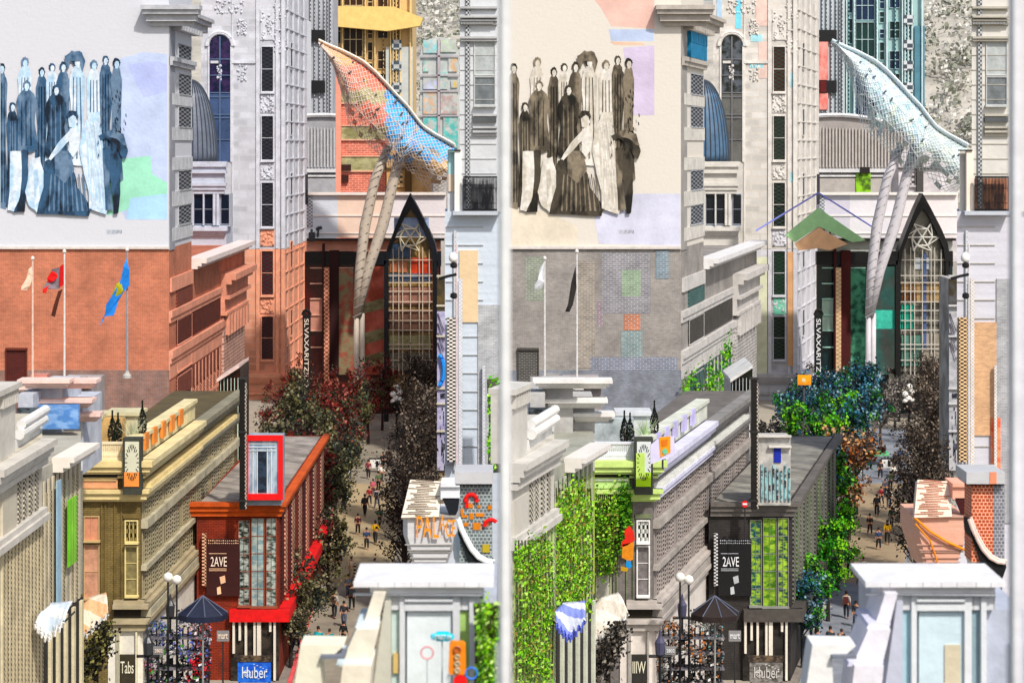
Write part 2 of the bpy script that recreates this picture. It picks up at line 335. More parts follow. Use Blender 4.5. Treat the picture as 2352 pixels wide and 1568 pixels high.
        for fx in (-.5, -.1, .35): pl(lo, [(cx + sw * fx, ys + 22), (cx + sw * fx + 2, ys + 22), (cx + bw * fx + lean + 3.5, yb - 16), (cx + bw * fx + lean, yb - 14)], .9)
    for a in ((4, 145, 9, 13, 480, 16, 'mid', 'dk'), (96, 155, 8, 14, 420, 20, 'mid', 'dk'), (120, 145, 8, 14, 400, 18, 'lt', 'dk'), (216, 138, 9, 17, 440, 22, 'w', 'sk'), (243, 128, 8, 14, 420, 18, 'mid', 'dk'), (268, 134, 9, 13, 420, 15, 'sk', 'dk'),
              (146, 142, 9, 16, 400, 22, 'sk', 'dk'), (58, 132, 9, 16, 330, 24, 'lt', 'sk'), (178, 124, 12, 18, 380, 24, 'w', 'dk'), (62, 185, 9, 24, 350, 25, 'mid', 'mid'), (30, 235, 8, 13, 480, 14, 'dk', 'dk'), (130, 195, 9, 24, 365, 26, 'dk', 'dk')): fig(*a)
    pl('mid', [(150, 130), (166, 118), (190, 120), (198, 142), (190, 165), (184, 140), (164, 142), (156, 160)])
    pl('lt', [(26, 350), (48, 345), (54, 430), (40, 486), (20, 484)]); pl('dk', [(52, 345), (68, 345), (66, 400), (58, 488), (32, 488), (48, 450)])
    pl('w', [(72, 365), (92, 360), (104, 400), (102, 470), (90, 492), (66, 470), (60, 440)]); pl('lt', [(78, 390), (88, 388), (94, 460), (80, 470)], 1)
    pl('dk', [(104, 372), (150, 345), (168, 385), (180, 430), (212, 478), (205, 497), (86, 492), (100, 430)]); pl('mid', [(128, 350), (160, 345), (172, 390), (150, 420), (128, 400)])
    for i_ in range(9): pl('mid', [(118 + i_ * 9, 400), (120 + i_ * 9, 400), (116 + i_ * 11, 485), (112 + i_ * 11, 485)], 1.5)
    pl('w', [(113, 366), (133, 330), (156, 305), (176, 286), (186, 300), (180, 345), (170, 362), (160, 350), (160, 325), (140, 345), (118, 369)], 1.2); pl('lt', [(158, 270), (172, 262), (180, 280), (172, 296), (160, 292)], .8); pl('dk', [(154, 266), (160, 254), (178, 256), (182, 272), (170, 264), (160, 272)], .8)
    pl('lt', [(190, 300), (206, 260), (230, 255), (236, 330), (240, 400), (256, 470), (244, 492), (214, 482), (194, 400), (184, 350)]); 
    for i_ in range(6): pl('w', [(198 + i_ * 6, 280), (201 + i_ * 6, 280), (212 + i_ * 8, 480), (206 + i_ * 8, 480)], 1.4)
    pl('dk', [(228, 312), (250, 300), (278, 303), (296, 340), (290, 366), (278, 356), (268, 330), (246, 318), (232, 325)]); pl('sk', [(240, 304), (262, 296), (285, 308), (292, 335), (268, 320), (246, 312)])
    pl('dk', [(256, 325), (270, 330), (278, 420), (274, 490), (262, 490), (256, 420), (251, 370)]); pl('sk', [(238, 340), (252, 335), (254, 420), (262, 480), (244, 485), (240, 420)])
    for _ in range(26):
        a, c_ = rd.uniform(225, 292), rd.uniform(200, 370); figs.plate([(q(a), c_), (q(a + 2), c_ - 2), (q(a + 3.5), c_ + 6), (q(a + 1), c_ + 7)], D, .45, .003, ix['dk'])
    if True:
        for _ in range(12):
            a = 245 + _ * 3; figs.plate([(q(a), 528), (q(a + 1), 528), (q(a + 2), 537 + rd.uniform(-4, 3)), (q(a + 1), 537)], D, .01, .006, ix['sk'])
    figs.build('mural', ml, t)
    pm = MB(); pc = []
    def patch(pts, h): pc.append(mat(h, var=.2, sc=.35, rough=.9)); pm.plate([(q(a), b_) for a, b_ in pts], D, .004 + .001 * len(pc), .002, len(pc) - 1)
    if k == 'L':
        patch([(275, 135), (330, 120), (384, 125), (384, 505), (290, 505), (270, 470)], '#c6d3ee'); patch([(292, 150), (360, 140), (384, 150), (384, 210), (330, 225)], '#bfc9f2')
        patch([(196, 400), (230, 370), (345, 358), (350, 400), (384, 420), (384, 450), (330, 470), (250, 495), (210, 470)], '#aee6cd'); patch([(300, 455), (384, 445), (384, 503), (290, 503)], '#b9dcf6')
    else:
        patch([(155, -40), (327, -40), (327, 67), (228, 60), (205, 20)], '#ecc9be'); patch([(222, 68), (326, 68), (326, 95), (228, 95)], '#c6d3ec')
        patch([(225, 96), (300, 98), (305, 104), (235, 104)], '#f1cdb8'); patch([(255, 110), (327, 105), (327, 265), (280, 265)], '#d3c8de'); patch([(280, 445), (387, 445), (387, 565), (200, 560), (190, 500)], '#d9daea')
        patch([(0, 480), (80, 485), (150, 520), (150, 564), (0, 564)], '#e8dfce')
    pm.build('paint_patch', pc, t)
    if k == 'R':
        pm = MB(); pc = []
        for a, b_, c_, d_, h in ((32, 590, 72, 690, '#8d9a86'), (195, 690, 208, 750, '#96808e'), (207, 580, 318, 720, '#8f8f98'), (252, 620, 296, 680, '#8fae8c'), (257, 722, 295, 758, '#cf7a50'), (250, 760, 300, 850, '#7f9c9e'), (330, 575, 360, 640, '#7e98a8'), (150, 600, 190, 845, '#a09688'), (180, 820, 380, 940, '#7d879e')):
            pc.append(mat(h, kind='brick', h2='#b9b6b4', sx=.55, sz=.2, var=.35, sc=.6)); pm.fb(q(a), q(c_), b_, d_, D - .012 - .003 * len(pc), .01, len(pc) - 1)
        pm.build('painted_brick', pc, t)
    return t

def dome_pavilion(k, P):
    ox = P['ox']; q = lambda u: u + ox; D = 262
    t = thing('domed_pavilion', {'L': 'pavilion with ribbed slate grey dome and columned window, left of the peach and white tower', 'R': 'pavilion with ribbed steel blue dome beside the cream and grey tower'}[k], 'building', (xx(q(470), D), D + 3, 0))
    MB().fb(q(425), q(520), 520, 1040, D, 6).build('wall', mat(P['ent'], sc=.4), t)
    c = Vector((xx(q(440), D + 4), D + 4, zz(372, D))); R = 60 * D / F; Hh = 190 * D / F
    prof = [(R * math.cos(a), Hh * math.sin(a)) for a in [i * math.pi / 2 / 14 for i in range(15)]]; prof[-1] = (.05, Hh)
    d = MB().lathe(c, prof, 48).build('dome', mat(P['dome'], rough=.45, var=.35), t, smooth=True)
    rb = MB()
    for j in range(32):
        a = 2 * math.pi * j / 32; rb.tube([c + Vector((r * math.cos(a), r * math.sin(a), z)) for r, z in prof], .09, 5)
    rb.build('rib', mat('#3b424c'), d)
    e = MB(); stack(e, q(440), q(512), ((371, 383, .9), (383, 392, .6), (392, 398, .8), (398, 420, .35), (420, 427, .7), (427, 436, .5), (436, 445, .3)), D - .02)
    e.build('entablature', mat(P['ent'], sc=.5), t)
    MB().fb(q(440), q(528), 445, 520, D + .2, 3).build('back_wall', mat('#c2c6cf', sc=.5), t)
    for a, b in ((446, 465), (470, 488), (508, 526)): window(q(a), q(b), 447, 514, D + .15, glass('#0f1a2b' if k == 'L' else '#121820'), mat('#9aa0aa'), t, 1, 2, 1, .1, False)
    cl = MB()
    for a in (443, 467.5, 492, 500): cl.fb(q(a - 1.6 if a < 490 else a - 3), q(a + 1.6 if a < 490 else a + 3), 445, 518, D - .3, .45)
    cl.build('column', mat(P['ent']), t)
    e = MB(); stack(e, q(440), q(514), ((521, 530, .8), (530, 536, .5), (536, 541, .3)), D - .02); e.build('sill_course', mat(P['ent']), t)

def tower(k, P):
    ox = P['ox']; q = lambda u: u + ox; D = 272; rd = random.Random(21)
    t = thing('stone_tower', {'L': 'tall ornate tower, bluish white above and peach coloured below, with an arched window', 'R': 'tall ornate cream stone tower with arched window, right of the steel blue dome'}[k], 'building', (xx(q(590), D), D, 0))
    ye = lambda py: zz(py, D)
    up = [(q(462), D), (q(655), D), (q(705), D + 24), (q(500), D + 24)]
    MB().prism(up, ye(572), ye(-60)).build('upper_wall', mat(P['tup'], var=.16, sc=.4, kind='brick', h2='#cdcfd5' if k == 'L' else '#d6d1c8', sx=2.2, sz=.9), t)
    MB().prism([(a, b + .02) for a, b in up], 0, ye(572)).build('lower_wall', mat(P['tlow'], var=.18, sc=.4, kind='brick', h2='#e4b09a' if k == 'L' else '#d0d0d6', sx=2.2, sz=.9), t)
    sm = mat(P['tup'], var=.25); slm = mat(P['tlow'], var=.25)
    for i, (a, b) in enumerate(((108, 210), (267, 367), (420, 520), (577, 677), (727, 825))):
        m_ = sm if b < 560 else slm
        window(q(601), q(627), a, b, D, mat(('#1c1c20' if i < 3 else '#4a1a12') if k == 'L' else ('#3a1608', '#24251f', '#141216', '#102a1e', '#0f1e16')[i], kind='check', h2='#30323a' if k == 'L' else '#2c3a30', sx=.5, sz=.25, rough=.3), m_, t, 1, 2, 1.6, .2)
    for j, (m_, rng) in enumerate(((sm, ((215, 262), (373, 415), (20, 95))), (slm, ((683, 722), (525, 568))))):
        r = MB()
        for a, b in rng: r.fb(q(598), q(630), a + 3, b - 3, D - .12, .2); relief(r, q(600), q(628), a + 6, b - 6, D - .1, 34, rd)
        r.build('carved_panel', m_, t)
    r = MB(); relief(r, q(545), q(566), 45, 80, D - .02, 40, rd); relief(r, q(545), q(566), 150, 185, D - .02, 24, rd); relief(r, q(490), q(560), 2, 30, D - .02, 40, rd, .15); relief(r, q(630), q(655), 10, 120, D - .02, 120, rd, .35)
    relief(r, q(499), q(508), 150, 185, D - .02, 20, rd); r.build('carving', sm, t)
    # pilaster strips
    for nm, z0, z1, m_ in (('pilaster', 572, 866, slm), ('pilaster', -50, 571, sm)):
        p = MB()
        for a, b, o in ((532, 536, .12), (588, 596, .2), (633, 640, .2), (646, 654, .3)): p.fb(q(a), q(b), z0, z1, D - o, o)
        p.build(nm, m_, t)
    W = Wall((q(655), D), (q(705), D + 24))
    p = MB()
    for a, b in ((660, 664), (672, 676), (684, 688), (697, 703)): p.ws(W, q(a), q(b), ye(571), ye(-50), 0, .12)
    for y in range(20, 560, 43): p.ws(W, q(656), q(703), ye(y + 2.5), ye(y), 0, .16)
    p.build('side_pier', sm, t)
    p = MB()
    for a, b in ((660, 664), (672, 676), (684, 688), (697, 703)): p.ws(W, q(a), q(b), ye(880), ye(574), 0, .12)
    for y in range(580, 850, 43): p.ws(W, q(656), q(703), ye(y + 2.5), ye(y), 0, .16)
    p.build('side_pier', slm, t)
    for y in (95, 250, 400, 560, 720):
        wwin(W, q(666), q(671), ye(y + 60), ye(y), mat('#5c5e64' if k == 'L' else '#57626a'), sm if y < 500 else slm, t)
    if k == 'R':
        pc = []; pm = MB()
        for a, b, y0, y1, h in ((514, 526, -40, 66, '#8fdcf2'), (527, 533, 84, 160, '#8fdcf2'), (548, 575, 80, 96, '#b4e2ea'), (560, 597, -40, 60, '#ecd0c6'), (566, 597, 96, 180, '#ead2c8'), (636, 644, 168, 200, '#7cd2de'), (546, 578, 148, 156, '#b4e2ea'), (636, 644, 396, 418, '#7cd2de'), (470, 482, -40, 60, '#bcd8ee')):
            pc.append(mat(h, var=.25, sc=.8)); pm.fb(q(a), q(b), y0, y1, D - .03 - .002 * len(pc), .02, len(pc) - 1)
        pm.build('tinted_stone', pc, t)
        pc = []; pm = MB()
        for a, b, y0, y1, h in ((633, 652, 578, 840, '#e6b890'), (536, 586, 590, 860, '#e4e6cc'), (601, 627, 684, 722, '#8fd8bc')):
            pc.append(mat(h, var=.25, sc=.6)); pm.fb(q(a), q(b), y0, y1, D - .215 - .002 * len(pc), .02, len(pc) - 1)
        pm.build('tinted_stone', pc, t)
    # arched window with tracery, white arch mouldings
    cx, r = 505, 24
    def arc(rr, n=14): return [(q(cx + rr * math.cos(a)), 106 - rr * 1.05 * math.sin(a)) for a in [math.pi * i / n for i in range(n + 1)]]
    mo = MB()
    for i, rr in enumerate((r + 7, r + 3.5)):
        mo.tube([pt(a, b, D - .1 - .05 * i) for a, b in arc(rr)], (.22, .14)[i], 6)
    for a in (479, 531): mo.fb(q(a - 2), q(a + 2), 106, 372, D - .15, .2)
    o = mo.build('arched_window', sm, t)
    MB().plate(arc(r) + [(q(cx - r), 212), (q(cx + r), 212)], D, .05, .04).build('pane', mat('#171c34' if k == 'L' else '#20221e', kind='blotch', h2='#3a2c50' if k == 'L' else '#5c6268', sx=.8, sz=.8, rough=.25), o)
    MB().fb(q(cx - r), q(cx + r), 212, 372, D - .05, .04).build('spandrel_glass', mat('#4a5c80' if k == 'L' else '#6a6a66', var=.5, sc=.25, rough=.4), o)
    g = MB()
    for y in (135, 172, 212, 222, 262, 270, 320): g.fb(q(cx - r), q(cx + r), y, y + 2.2, D - .16, .1)
    g.fb(q(cx - 1.5), q(cx + 1.5), 84, 372, D - .18, .1); g.build('glazing_bar', mat('#5d708e' if k == 'L' else '#77777a'), o)
    st = MB(); stack(st, q(535), q(585), ((140, 146, .2),), D); stack(st, q(486), q(500), ((140, 146, .2),), D); st.build('string_course', sm, t)
    # base cornice and carved plinth
    c = MB(); stack(c, q(563), q(655), ((857, 866, .9), (866, 873, .65), (873, 879, .4), (900, 905, .25), (925, 929, .3)), D - .02)
    for a, b, o_ in ((857, 866, .9), (866, 873, .65), (873, 879, .4), (925, 929, .3)): c.ws(W, q(654), q(704), ye(b), ye(a), 0, o_)
    c.build('base_cornice', mat(P['tlow'] if k == 'L' else '#c9c7ca', var=.25), t)
    c = MB(); relief(c, q(566), q(640), 930, 1010, D - .02, 150, rd, .3); c.build('carved_plinth', mat('#d8c2b6' if k == 'L' else '#bfb8b0', var=.35), t)
    return t

def terrace_building(k, P):
    """corner building with roof terrace; front at D, side running away up the street"""
    ox = P['ox']; q = lambda u: u + ox; D = 115; rd = random.Random(31)
    t = thing('corner_building', {'L': 'olive brown brick corner building with cream cornice and roof terrace', 'R': 'grey brick corner building, bright green cornice under its roof terrace'}[k], 'building', (xx(q(260), D), D, 0))
    W = Wall((q(322), D), (q(545), 148)); ye = lambda py: zz(py, D)
    MB().prism([(q(176), D), (q(322), D), (q(545), 148), (q(400), 148)], 0, ye(1060)).build('wall', mat(P['c_front'], kind='brick', h2='#5c5138' if k == 'L' else '#6e6a66', sx=.3, sz=.1, var=.4), t)
    # cornice
    c = MB(); c2 = MB(); c3 = MB()
    rows = ((1055, 1068, .75), (1068, 1080, .6), (1080, 1086, .45), (1090, 1096, .3), (1122, 1130, .55), (1130, 1144, .4), (1144, 1150, .2))
    for a, b, o in rows:
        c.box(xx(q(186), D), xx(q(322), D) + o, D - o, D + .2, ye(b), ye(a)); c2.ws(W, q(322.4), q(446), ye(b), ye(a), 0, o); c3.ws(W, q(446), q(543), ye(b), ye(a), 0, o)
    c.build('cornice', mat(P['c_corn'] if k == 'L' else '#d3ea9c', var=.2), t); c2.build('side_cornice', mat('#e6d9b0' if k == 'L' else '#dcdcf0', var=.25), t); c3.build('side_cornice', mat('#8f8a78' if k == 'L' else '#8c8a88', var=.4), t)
    MB().fb(q(187), q(270), 1086, 1096, D - .32, .3).build('vent_slot', mat('#171410'), t)
    MB().fb(q(187), q(270), 1098, 1121, D - .2, .3).build('frieze', mat('#e9b08c' if k == 'L' else '#c9e6a0', var=.3), t)
    d = MB()
    for i in range(32): d.fb(q(188 + i * 2.5), q(189.3 + i * 2.5), 1100, 1104, D - .3, .2)
    for i in range(60): d.ws(W, q(326 + i * 3.4), q(327.6 + i * 3.4), ye(1122), ye(1112), 0, .5)
    d.build('dentil', mat(P['c_corn'], var=.2), t)
    # side face: pale bands, gridded windows, fluted piers
    b = MB()
    for a, e, o in ((1068, 1100, .2), (1195, 1215, .35), (1300, 1312, .3), (1400, 1420, .5)): b.ws(W, q(324), q(543), ye(e), ye(a), 0, o)
    b.build('side_band', mat('#c3bca4' if k == 'L' else '#aca6a0', var=.4, sc=.6), t)
    for i, (a, e) in enumerate(((330, 372), (380, 410), (418, 446), (452, 478), (484, 506), (512, 536))):
        for j, (y0, y1) in enumerate(((1150, 1192), (1218, 1298), (1316, 1396))):
            h = (('#261f14', '#2c2418', '#33281c') if k == 'L' else ('#1c1817', '#1a1817', '#182022'))[(i + j) % 3]
            wwin(W, q(a), q(e), ye(y1), ye(y0), mat(h, kind='check', h2='#c9bfa2' if k == 'L' else '#b9aca4', sx=1.1, sz=.115, var=.4), mat('#a3987c' if k == 'L' else '#98908c'), t, .04)
    f = MB()
    for i in range(48): f.ws(W, q(326 + i * 4.4), q(327.3 + i * 4.4), ye(1398), ye(1150), 0, .045)
    f.build('fluting', mat('#aaa187' if k == 'L' else '#a19a96', var=.3), t)
    # front windows
    fm = mat('#e6d6a0' if k == 'L' else '#f2f0ee', var=.1)
    window(q(289), q(314), 1197, 1243, D, mat('#1e1a12', kind='check', h2='#8c7c50' if k == 'L' else '#dce0dc', sx=.11, sz=.22, rough=.3), fm, t, 3, 1, 3, .12)
    window(q(289), q(314), 1256, 1366, D, mat('#8e8462' if k == 'L' else '#7d7878', var=.6, sc=2.5, rough=.25), fm, t, 1, 3, 3, .12)
    window(q(194), q(226), 1187, 1240, D, mat(P['c_win'] if k == 'L' else '#b6cf6a', var=.3, sc=2), mat('#cdb387' if k == 'L' else '#c6d39a'), t, 2, 1, 2, .1)
    window(q(194), q(226), 1252, 1372, D, mat('#cf9f86' if k == 'L' else '#c2bfb4', var=.5, sc=1.5), mat('#c9ae88' if k == 'L' else '#c4c9a6'), t, 1, 2, 2, .1)
    p = MB()
    for a in (187, 232, 240, 262, 277): p.fb(q(a), q(a + 3), 1151, 1385, D - .09, .1)
    p.fb(q(283), q(320), 1180, 1190, D - .12, .14); p.build('pilaster', mat('#7b6a44' if k == 'L' else '#7c8468', var=.5), t)
    # ledge over the shop and shop front
    c = MB()
    for a, b, o in ((1376, 1384, .25), (1384, 1394, .5), (1418, 1428, .55), (1428, 1445, .35)):
        c.box(xx(q(262), D), xx(q(322), D) + o, D - o, D + .2, ye(b), ye(a)); c.ws(W, q(322), q(543), ye(b), ye(a), 0, o)
    c.build('shop_ledge', mat('#b3a78c' if k == 'L' else '#bdb6b0', var=.3), t)
    MB().fb(q(262), q(322), 1394, 1418, D - .15, .2).build('shadow_gap', mat('#231d14'), t)  # solid dark band between the two shop ledges
    b = MB(); b.fb(q(248), q(322), 1445, 1720, D - .1, .2); b.ws(W, q(322), q(470), 0, ye(1446), 0, .15); b.build('shop_wall', mat(P['shop'], var=.2), t)
    s = MB().fb(q(272), q(309), 1503, 1590, D - .25, .16).build('shop_sign', mat('#3b3628' if k == 'L' else '#2f2d29', var=.4, sc=4), t)
    text('Tabs' if k == 'L' else 'lllW', 'lettering', q(277), q(307), 1518, 1545, D - .25, mat('#f0ecd8', var=.05), s)
    f = MB()
    for a in (268, 311, 270): f.fb(q(a), q(a + 4), 1450, 1720, D - .3, .2)
    f.build('shop_frame', mat('#e8e2c8' if k == 'L' else '#d8d4cc'), t)
    # terrace balustrade
    b = MB(); z1, z0 = ye(1017), ye(1052)
    b.fb(q(187), q(281), 1015, 1020, D - .1, .25); b.fb(q(187), q(281), 1050, 1056, D - .1, .25)
    for i in range(20): b.lathe(Vector((xx(q(189 + i * 4.7), D), D, z0)), [(.05, 0), (.09, .15), (.04, .4), (.06, .7), (.05, z1 - z0)], 6)
    t2 = b.build('balustrade', mat('#efe2c4' if k == 'L' else '#e8eaf0', var=.1), t)
    b = MB(); b.fb(q(190), q(280), 962, 1052, D + 4, 2); b.build('terrace_room', mat('#c8a878' if k == 'L' else '#b9c2c4', var=.5, sc=1.2), t)
    b = MB(); b.fb(q(188), q(236), 954, 962, D + 3.8, 2.4); b.fb(q(238), q(322), 948, 955, D + 5, 2.4); b.fb(q(240), q(320), 955, 1052, D + 5.2, 2); b.build('roof_box', mat('#d6cfae' if k == 'L' else '#d5d8da', var=.3), t)
    # long parapet box running back along the side
    b = MB()
    for a, e, o0, o1 in ((1010, 1055, -.6, -.1), (1003, 1012, -.75, .05)): b.ws(W, q(324), q(452), ye(e), ye(a), o0, o1)
    b.build('side_parapet', mat('#e8dcb4' if k == 'L' else '#d9dcd0', var=.3), t)
    b = MB()
    for i in range(5): b.ws(W, q(330 + i * 20), q(338 + i * 20), ye(1040), ye(1002), -.05, .1)
    b.build('parapet_panel', mat('#e8965e' if k == 'L' else '#c9c4ea', var=.3), t)
    return t
def terrace_things(k, P):
    ox = P['ox']; q = lambda u: u + ox; D = 114.4
    t = thing('clock_box', {'L': 'tall dark box with a cream dial face and orange foot on the beige roof terrace', 'R': 'tall dark box with a white and lime dial face on the green roof terrace'}[k], 'sign', (xx(q(303), D), D, zz(1130, D)))
    MB().fb(q(282), q(324), 1006, 1136, D - .3, .7).build('case', mat('#3d3f38', var=.4), t)
    f = MB().fb(q(287), q(319), 1014, 1084, D - .36, .05).build('dial', mat('#dcdcc6' if k == 'L' else '#dfe6e4', var=.1), t)
    MB().fb(q(285), q(319), 1084, 1117, D - .36, .05).build('panel', mat('#f2a066' if k == 'L' else '#b8e256', var=.15), t)
    m = MB(); rd = random.Random(4)
    for i in range(24):
        a = 2 * math.pi * i / 24; cx, cy = 303, 1062; r0, r1 = (17, 21) if i % 2 else (14, 21)
        x0, y0, x1, y1 = cx + r0 * .75 * math.sin(a), cy - r0 * 2 * math.cos(a), cx + r1 * .75 * math.sin(a), cy - r1 * 2 * math.cos(a)
        m.tube([pt(q(x0), y0, D - .37), pt(q(x1), y1, D - .37)], .022, 4)
    m.build('tick', mat('#26282a'), f)
    if k == 'R':
        MB().fb(q(285), q(305), 1040, 1100, D - .365, .05).build('stain', mat('#cdea8a', var=.2), t)
    D2 = 112
    g = 'lantern lamp posts at the shop fronts'
    for u, y, yb, h in ((340, 1452, 1506, 26), (391, 1372, 1418, 22)):
        D2 = 108 if u == 340 else 118
        lt = thing('lamp_post', {('L', 340): 'black lamp post with crossbar before the white shop with the yellowish sign', ('L', 391): 'black lamp post with crossbar under the navy umbrella', ('R', 340): 'black lamp post with crossbar before the pale pink shop', ('R', 391): 'black lamp post with crossbar under the dark brown umbrella'}[(k, u)], 'street lamp', (xx(q(u), D2), D2, 0), g)
        bk = mat('#16171a', rough=.4)
        MB().tube([(xx(q(u), D2), D2, 0), pt(q(u), yb, D2)], [.1, .06]).build('post', bk, lt)
        MB().tube([pt(q(u - h), yb, D2), pt(q(u + h), yb, D2)], .08).build('crossbar', bk, lt)
        MB().lathe(pt(q(u), yb, D2), [(.05, 0), (.22, .1), (.26, .7), (.1, .95), (.03, 1.3)], 8).build('lantern', mat('#3a3c40' if k == 'L' else '#4a4a60', rough=.3), lt)
    for u, y in ((386, 1328), (406, 1334)):
        lt = thing('globe_lamp', {('L', 386): 'white globe lamp beside the green tinted facade, the left of two', ('L', 406): 'white globe lamp beside the green tinted facade, the right of two', ('R', 386): 'white globe lamp beside the brown facade, the left of two', ('R', 406): 'white globe lamp beside the brown facade, the right of two'}[(k, u)], 'street lamp', (xx(q(u), 112), 112, 0), 'white globe lamps')
        MB().tube([(xx(q(u), 112), 112, 0), pt(q(u), y + 5, 112)], .05).build('post', mat('#1c1d20'), lt)
        MB().lathe(pt(q(u), y + 8, 112), [(.05, 0), (.2, .08), (.26, .25), (.2, .42), (.05, .5)], 12).build('globe', mat('#f2f0ea', var=.02, rough=.3), lt, smooth=True)
    # dark umbrella
    D3 = 110
    t = thing('umbrella', {'L': 'large navy blue umbrella over the busy pavement', 'R': 'large dark brown umbrella over the busy pavement'}[k], 'umbrella', (xx(q(466), D3), D3, 0))
    c = pt(q(466), 1408, D3); m = MB(); r = 57 * D3 / F; n = 8
    m.v = [c + Vector((0, 0, 40 * D3 / F))] + [c + Vector((r * math.cos(a), r * .8 * math.sin(a), 0)) for a in [2 * math.pi * i / n + .2 for i in range(n)]] + [c + Vector((r * math.cos(a), r * .8 * math.sin(a), -.28)) for a in [2 * math.pi * i / n + .2 for i in range(n)]]
    for i in range(n): j = (i + 1) % n; m.f += [(0, 1 + i, 1 + j), (1 + i, 1 + n + i, 1 + n + j, 1 + j)]; m.m += [0, 0]
    cm = mat('#1b2138' if k == 'L' else '#241a18', var=.5, rough=.7); m.build('canopy', cm, t)
    m = MB()
    for i in range(n): m.tube([m0 for m0 in (c + Vector((0, 0, 40 * D3 / F + .02)), c + Vector((r * math.cos(2 * math.pi * i / n + .2), r * .8 * math.sin(2 * math.pi * i / n + .2), .02)))], .03, 4)
    m.build('rib', mat('#5e6476'), t); MB().tube([(c.x, c.y, 0), c + Vector((0, 0, .7))], .05).build('pole', mat('#9a9a98'), t)

def left_block(k, P):
    """tall foreground block at the lower left, its side facing the street"""
    ox = P['ox']; q = lambda u: u + ox; rd = random.Random(41); u0 = 0 if k == 'R' else -30
    t = thing('foreground_building', {'L': 'foreground building with fluted beige front and white balustraded roof', 'R': 'foreground building with pale grey front, green tinted lower windows and white balustrade'}[k], 'building', (xx(q(60), 90), 90, 0))
    W = Wall((q(u0 if k == 'L' else -4), 84 if k == 'R' else 82), (q(97), 91)); W2 = Wall((q(97), 94), (q(186), 101))
    zt = W.z(q(0), 1060); a0 = W.at(q(u0 if k == 'L' else -4)).y
    MB().prism([(q(u0 if k == 'L' else -4), a0), (q(97), 91), (q(97), 99), (q(u0 if k == 'L' else -4), 99)], 0, zt).build('wall', mat(P['a_wall'], var=.25, sc=.8), t)
    MB().prism([(q(90), 93.8), (q(186), 101), (q(186), 108), (q(90), 108)], 0, zz(1055, 97)).build('wall', mat('#b6b3a8' if k == 'L' else '#a5a69c', var=.3, sc=.8), t)
    z = lambda py: W.z(q(0), py); b = MB()
    cor = mat(P['a_corn'], var=.2)
    for a, e, o in ((1062, 1078, 1.1), (1078, 1094, .85), (1094, 1106, .6), (1110, 1124, .45), (1232, 1246, .4), (1246, 1262, .6)): b.ws(W, q(u0 if k == 'L' else -3), q(96.5), z(e), z(a), -.1, o * .6)
    b.build('cornice', cor, t)
    b = MB(); e0 = q(u0 if k == 'L' else -3); b.ws(W, e0, q(38), z(1064), z(905), -.8, -.05); b.ws(W, e0, q(39), z(906), z(893), -.9, .2); b.build('parapet', cor, t)
    d = MB()
    for i in range(9): d.ws(W, q(2 + i * 4), q(4 + i * 4), z(940), z(908), -.05, .12)
    d.build('dentil', cor, t)
    b = MB(); W3 = Wall((q(40), 87.2), (q(100), 92.5)); b.ws(W3, q(40), q(97), W3.z(q(40), 1062), W3.z(q(40), 1012), -.6, -.1)
    p0, p1 = W3.at(q(44)), W3.at(q(100)); zc = W3.z(q(40), 1000)
    b.tube([(p0.x, p0.y, zc), (p1.x, p1.y, zc)], .22, 10); b.tube([(p0.x, p0.y + .4, zc + .35), (p1.x, p1.y + .4, zc + .35)], .2, 10)
    b.build('balustrade', mat('#ecebe8', var=.15), t)
    # fluted front
    f = MB()
    for i in range(12): u = 2 + i * 8; f.ws(W, q(u), q(u + 3.2), 0, z(1266 + rd.uniform(-3, 3)), 0, .07)
    f.build('pilaster', mat('#d9cdb0' if k == 'L' else '#bccf94', var=.25), t)
    h = MB()
    for i in range(12):
        u = 5.4 + i * 8; h2 = '#d6c6a2' if k == 'L' else '#c3d0a2'
        MB().ws(W, q(u), q(u + 4.4), 0, z(1270), 0, .05).build('window_strip', mat(P['a_dk'] if i % 3 else '#6b6355', kind='check', h2=h2, sx=.17, sz=.1, var=.4), t)
    for i, u in enumerate((40, 52, 66, 80)):
        MB().ws(W, q(u), q(u + 6), z(1228), z(1128), 0, .06).build('window_strip', mat(P['a_dk'], kind='check', h2='#cfc9bc', sx=.2, sz=.1), t)
    sg = MB().ws(W, q(max(u0, 1)), q(32), z(1236), z(1150), 0, .1).build('sign_panel', mat(P['a_wall'], var=.1), t)
    text('HOUSE', 'lettering', q(2), q(28), 1162, 1222, 0, mat('#3a3833', var=.1), sg, W=W)
    # second bay
    z2 = lambda py: W2.z(q(125), py); b = MB()
    for a, e, o in ((1050, 1062, .9), (1062, 1074, .7), (1074, 1084, .4)): b.ws(W2, q(124), q(185), z2(e), z2(a), -.1, o)
    b.build('cornice', mat('#efe9e0' if k == 'L' else '#e6e3de', var=.1), t)
    f = MB()
    for i in range(9): u = 98 + i * 10; f.ws(W2, q(u), q(u + 3.4), z2(1420), z2(1090), 0, .08)
    f.build('pilaster', mat('#d2c9b6' if k == 'L' else '#b9beae', var=.3), t)
    for i in range(9):
        u = 101.6 + i * 10; MB().ws(W2, q(u), q(u + 6), z2(1415), z2(1120), 0, .05).build('window_strip', mat(('#8c8468', '#5c5848', '#9aa2a4')[i % 3] if k == 'L' else ('#7f9c3c', '#56603e', '#93a06a')[i % 3], kind='check', h2='#cdbf9c' if k == 'L' else '#b6d060', sx=.2, sz=.1, var=.4), t)
    MB().ws(W2, q(98), q(186), 0, z2(1422), 0, .12).build('shop_wall', mat('#2c2a28', var=.5), t)
    f = MB()
    for i in range(5): f.ws(W2, q(104 + i * 18), q(108 + i * 18), 0, z2(1424), .1, .25)
    f.build('shop_frame', mat('#e0d6b8' if k == 'L' else '#d0d4c4'), t)
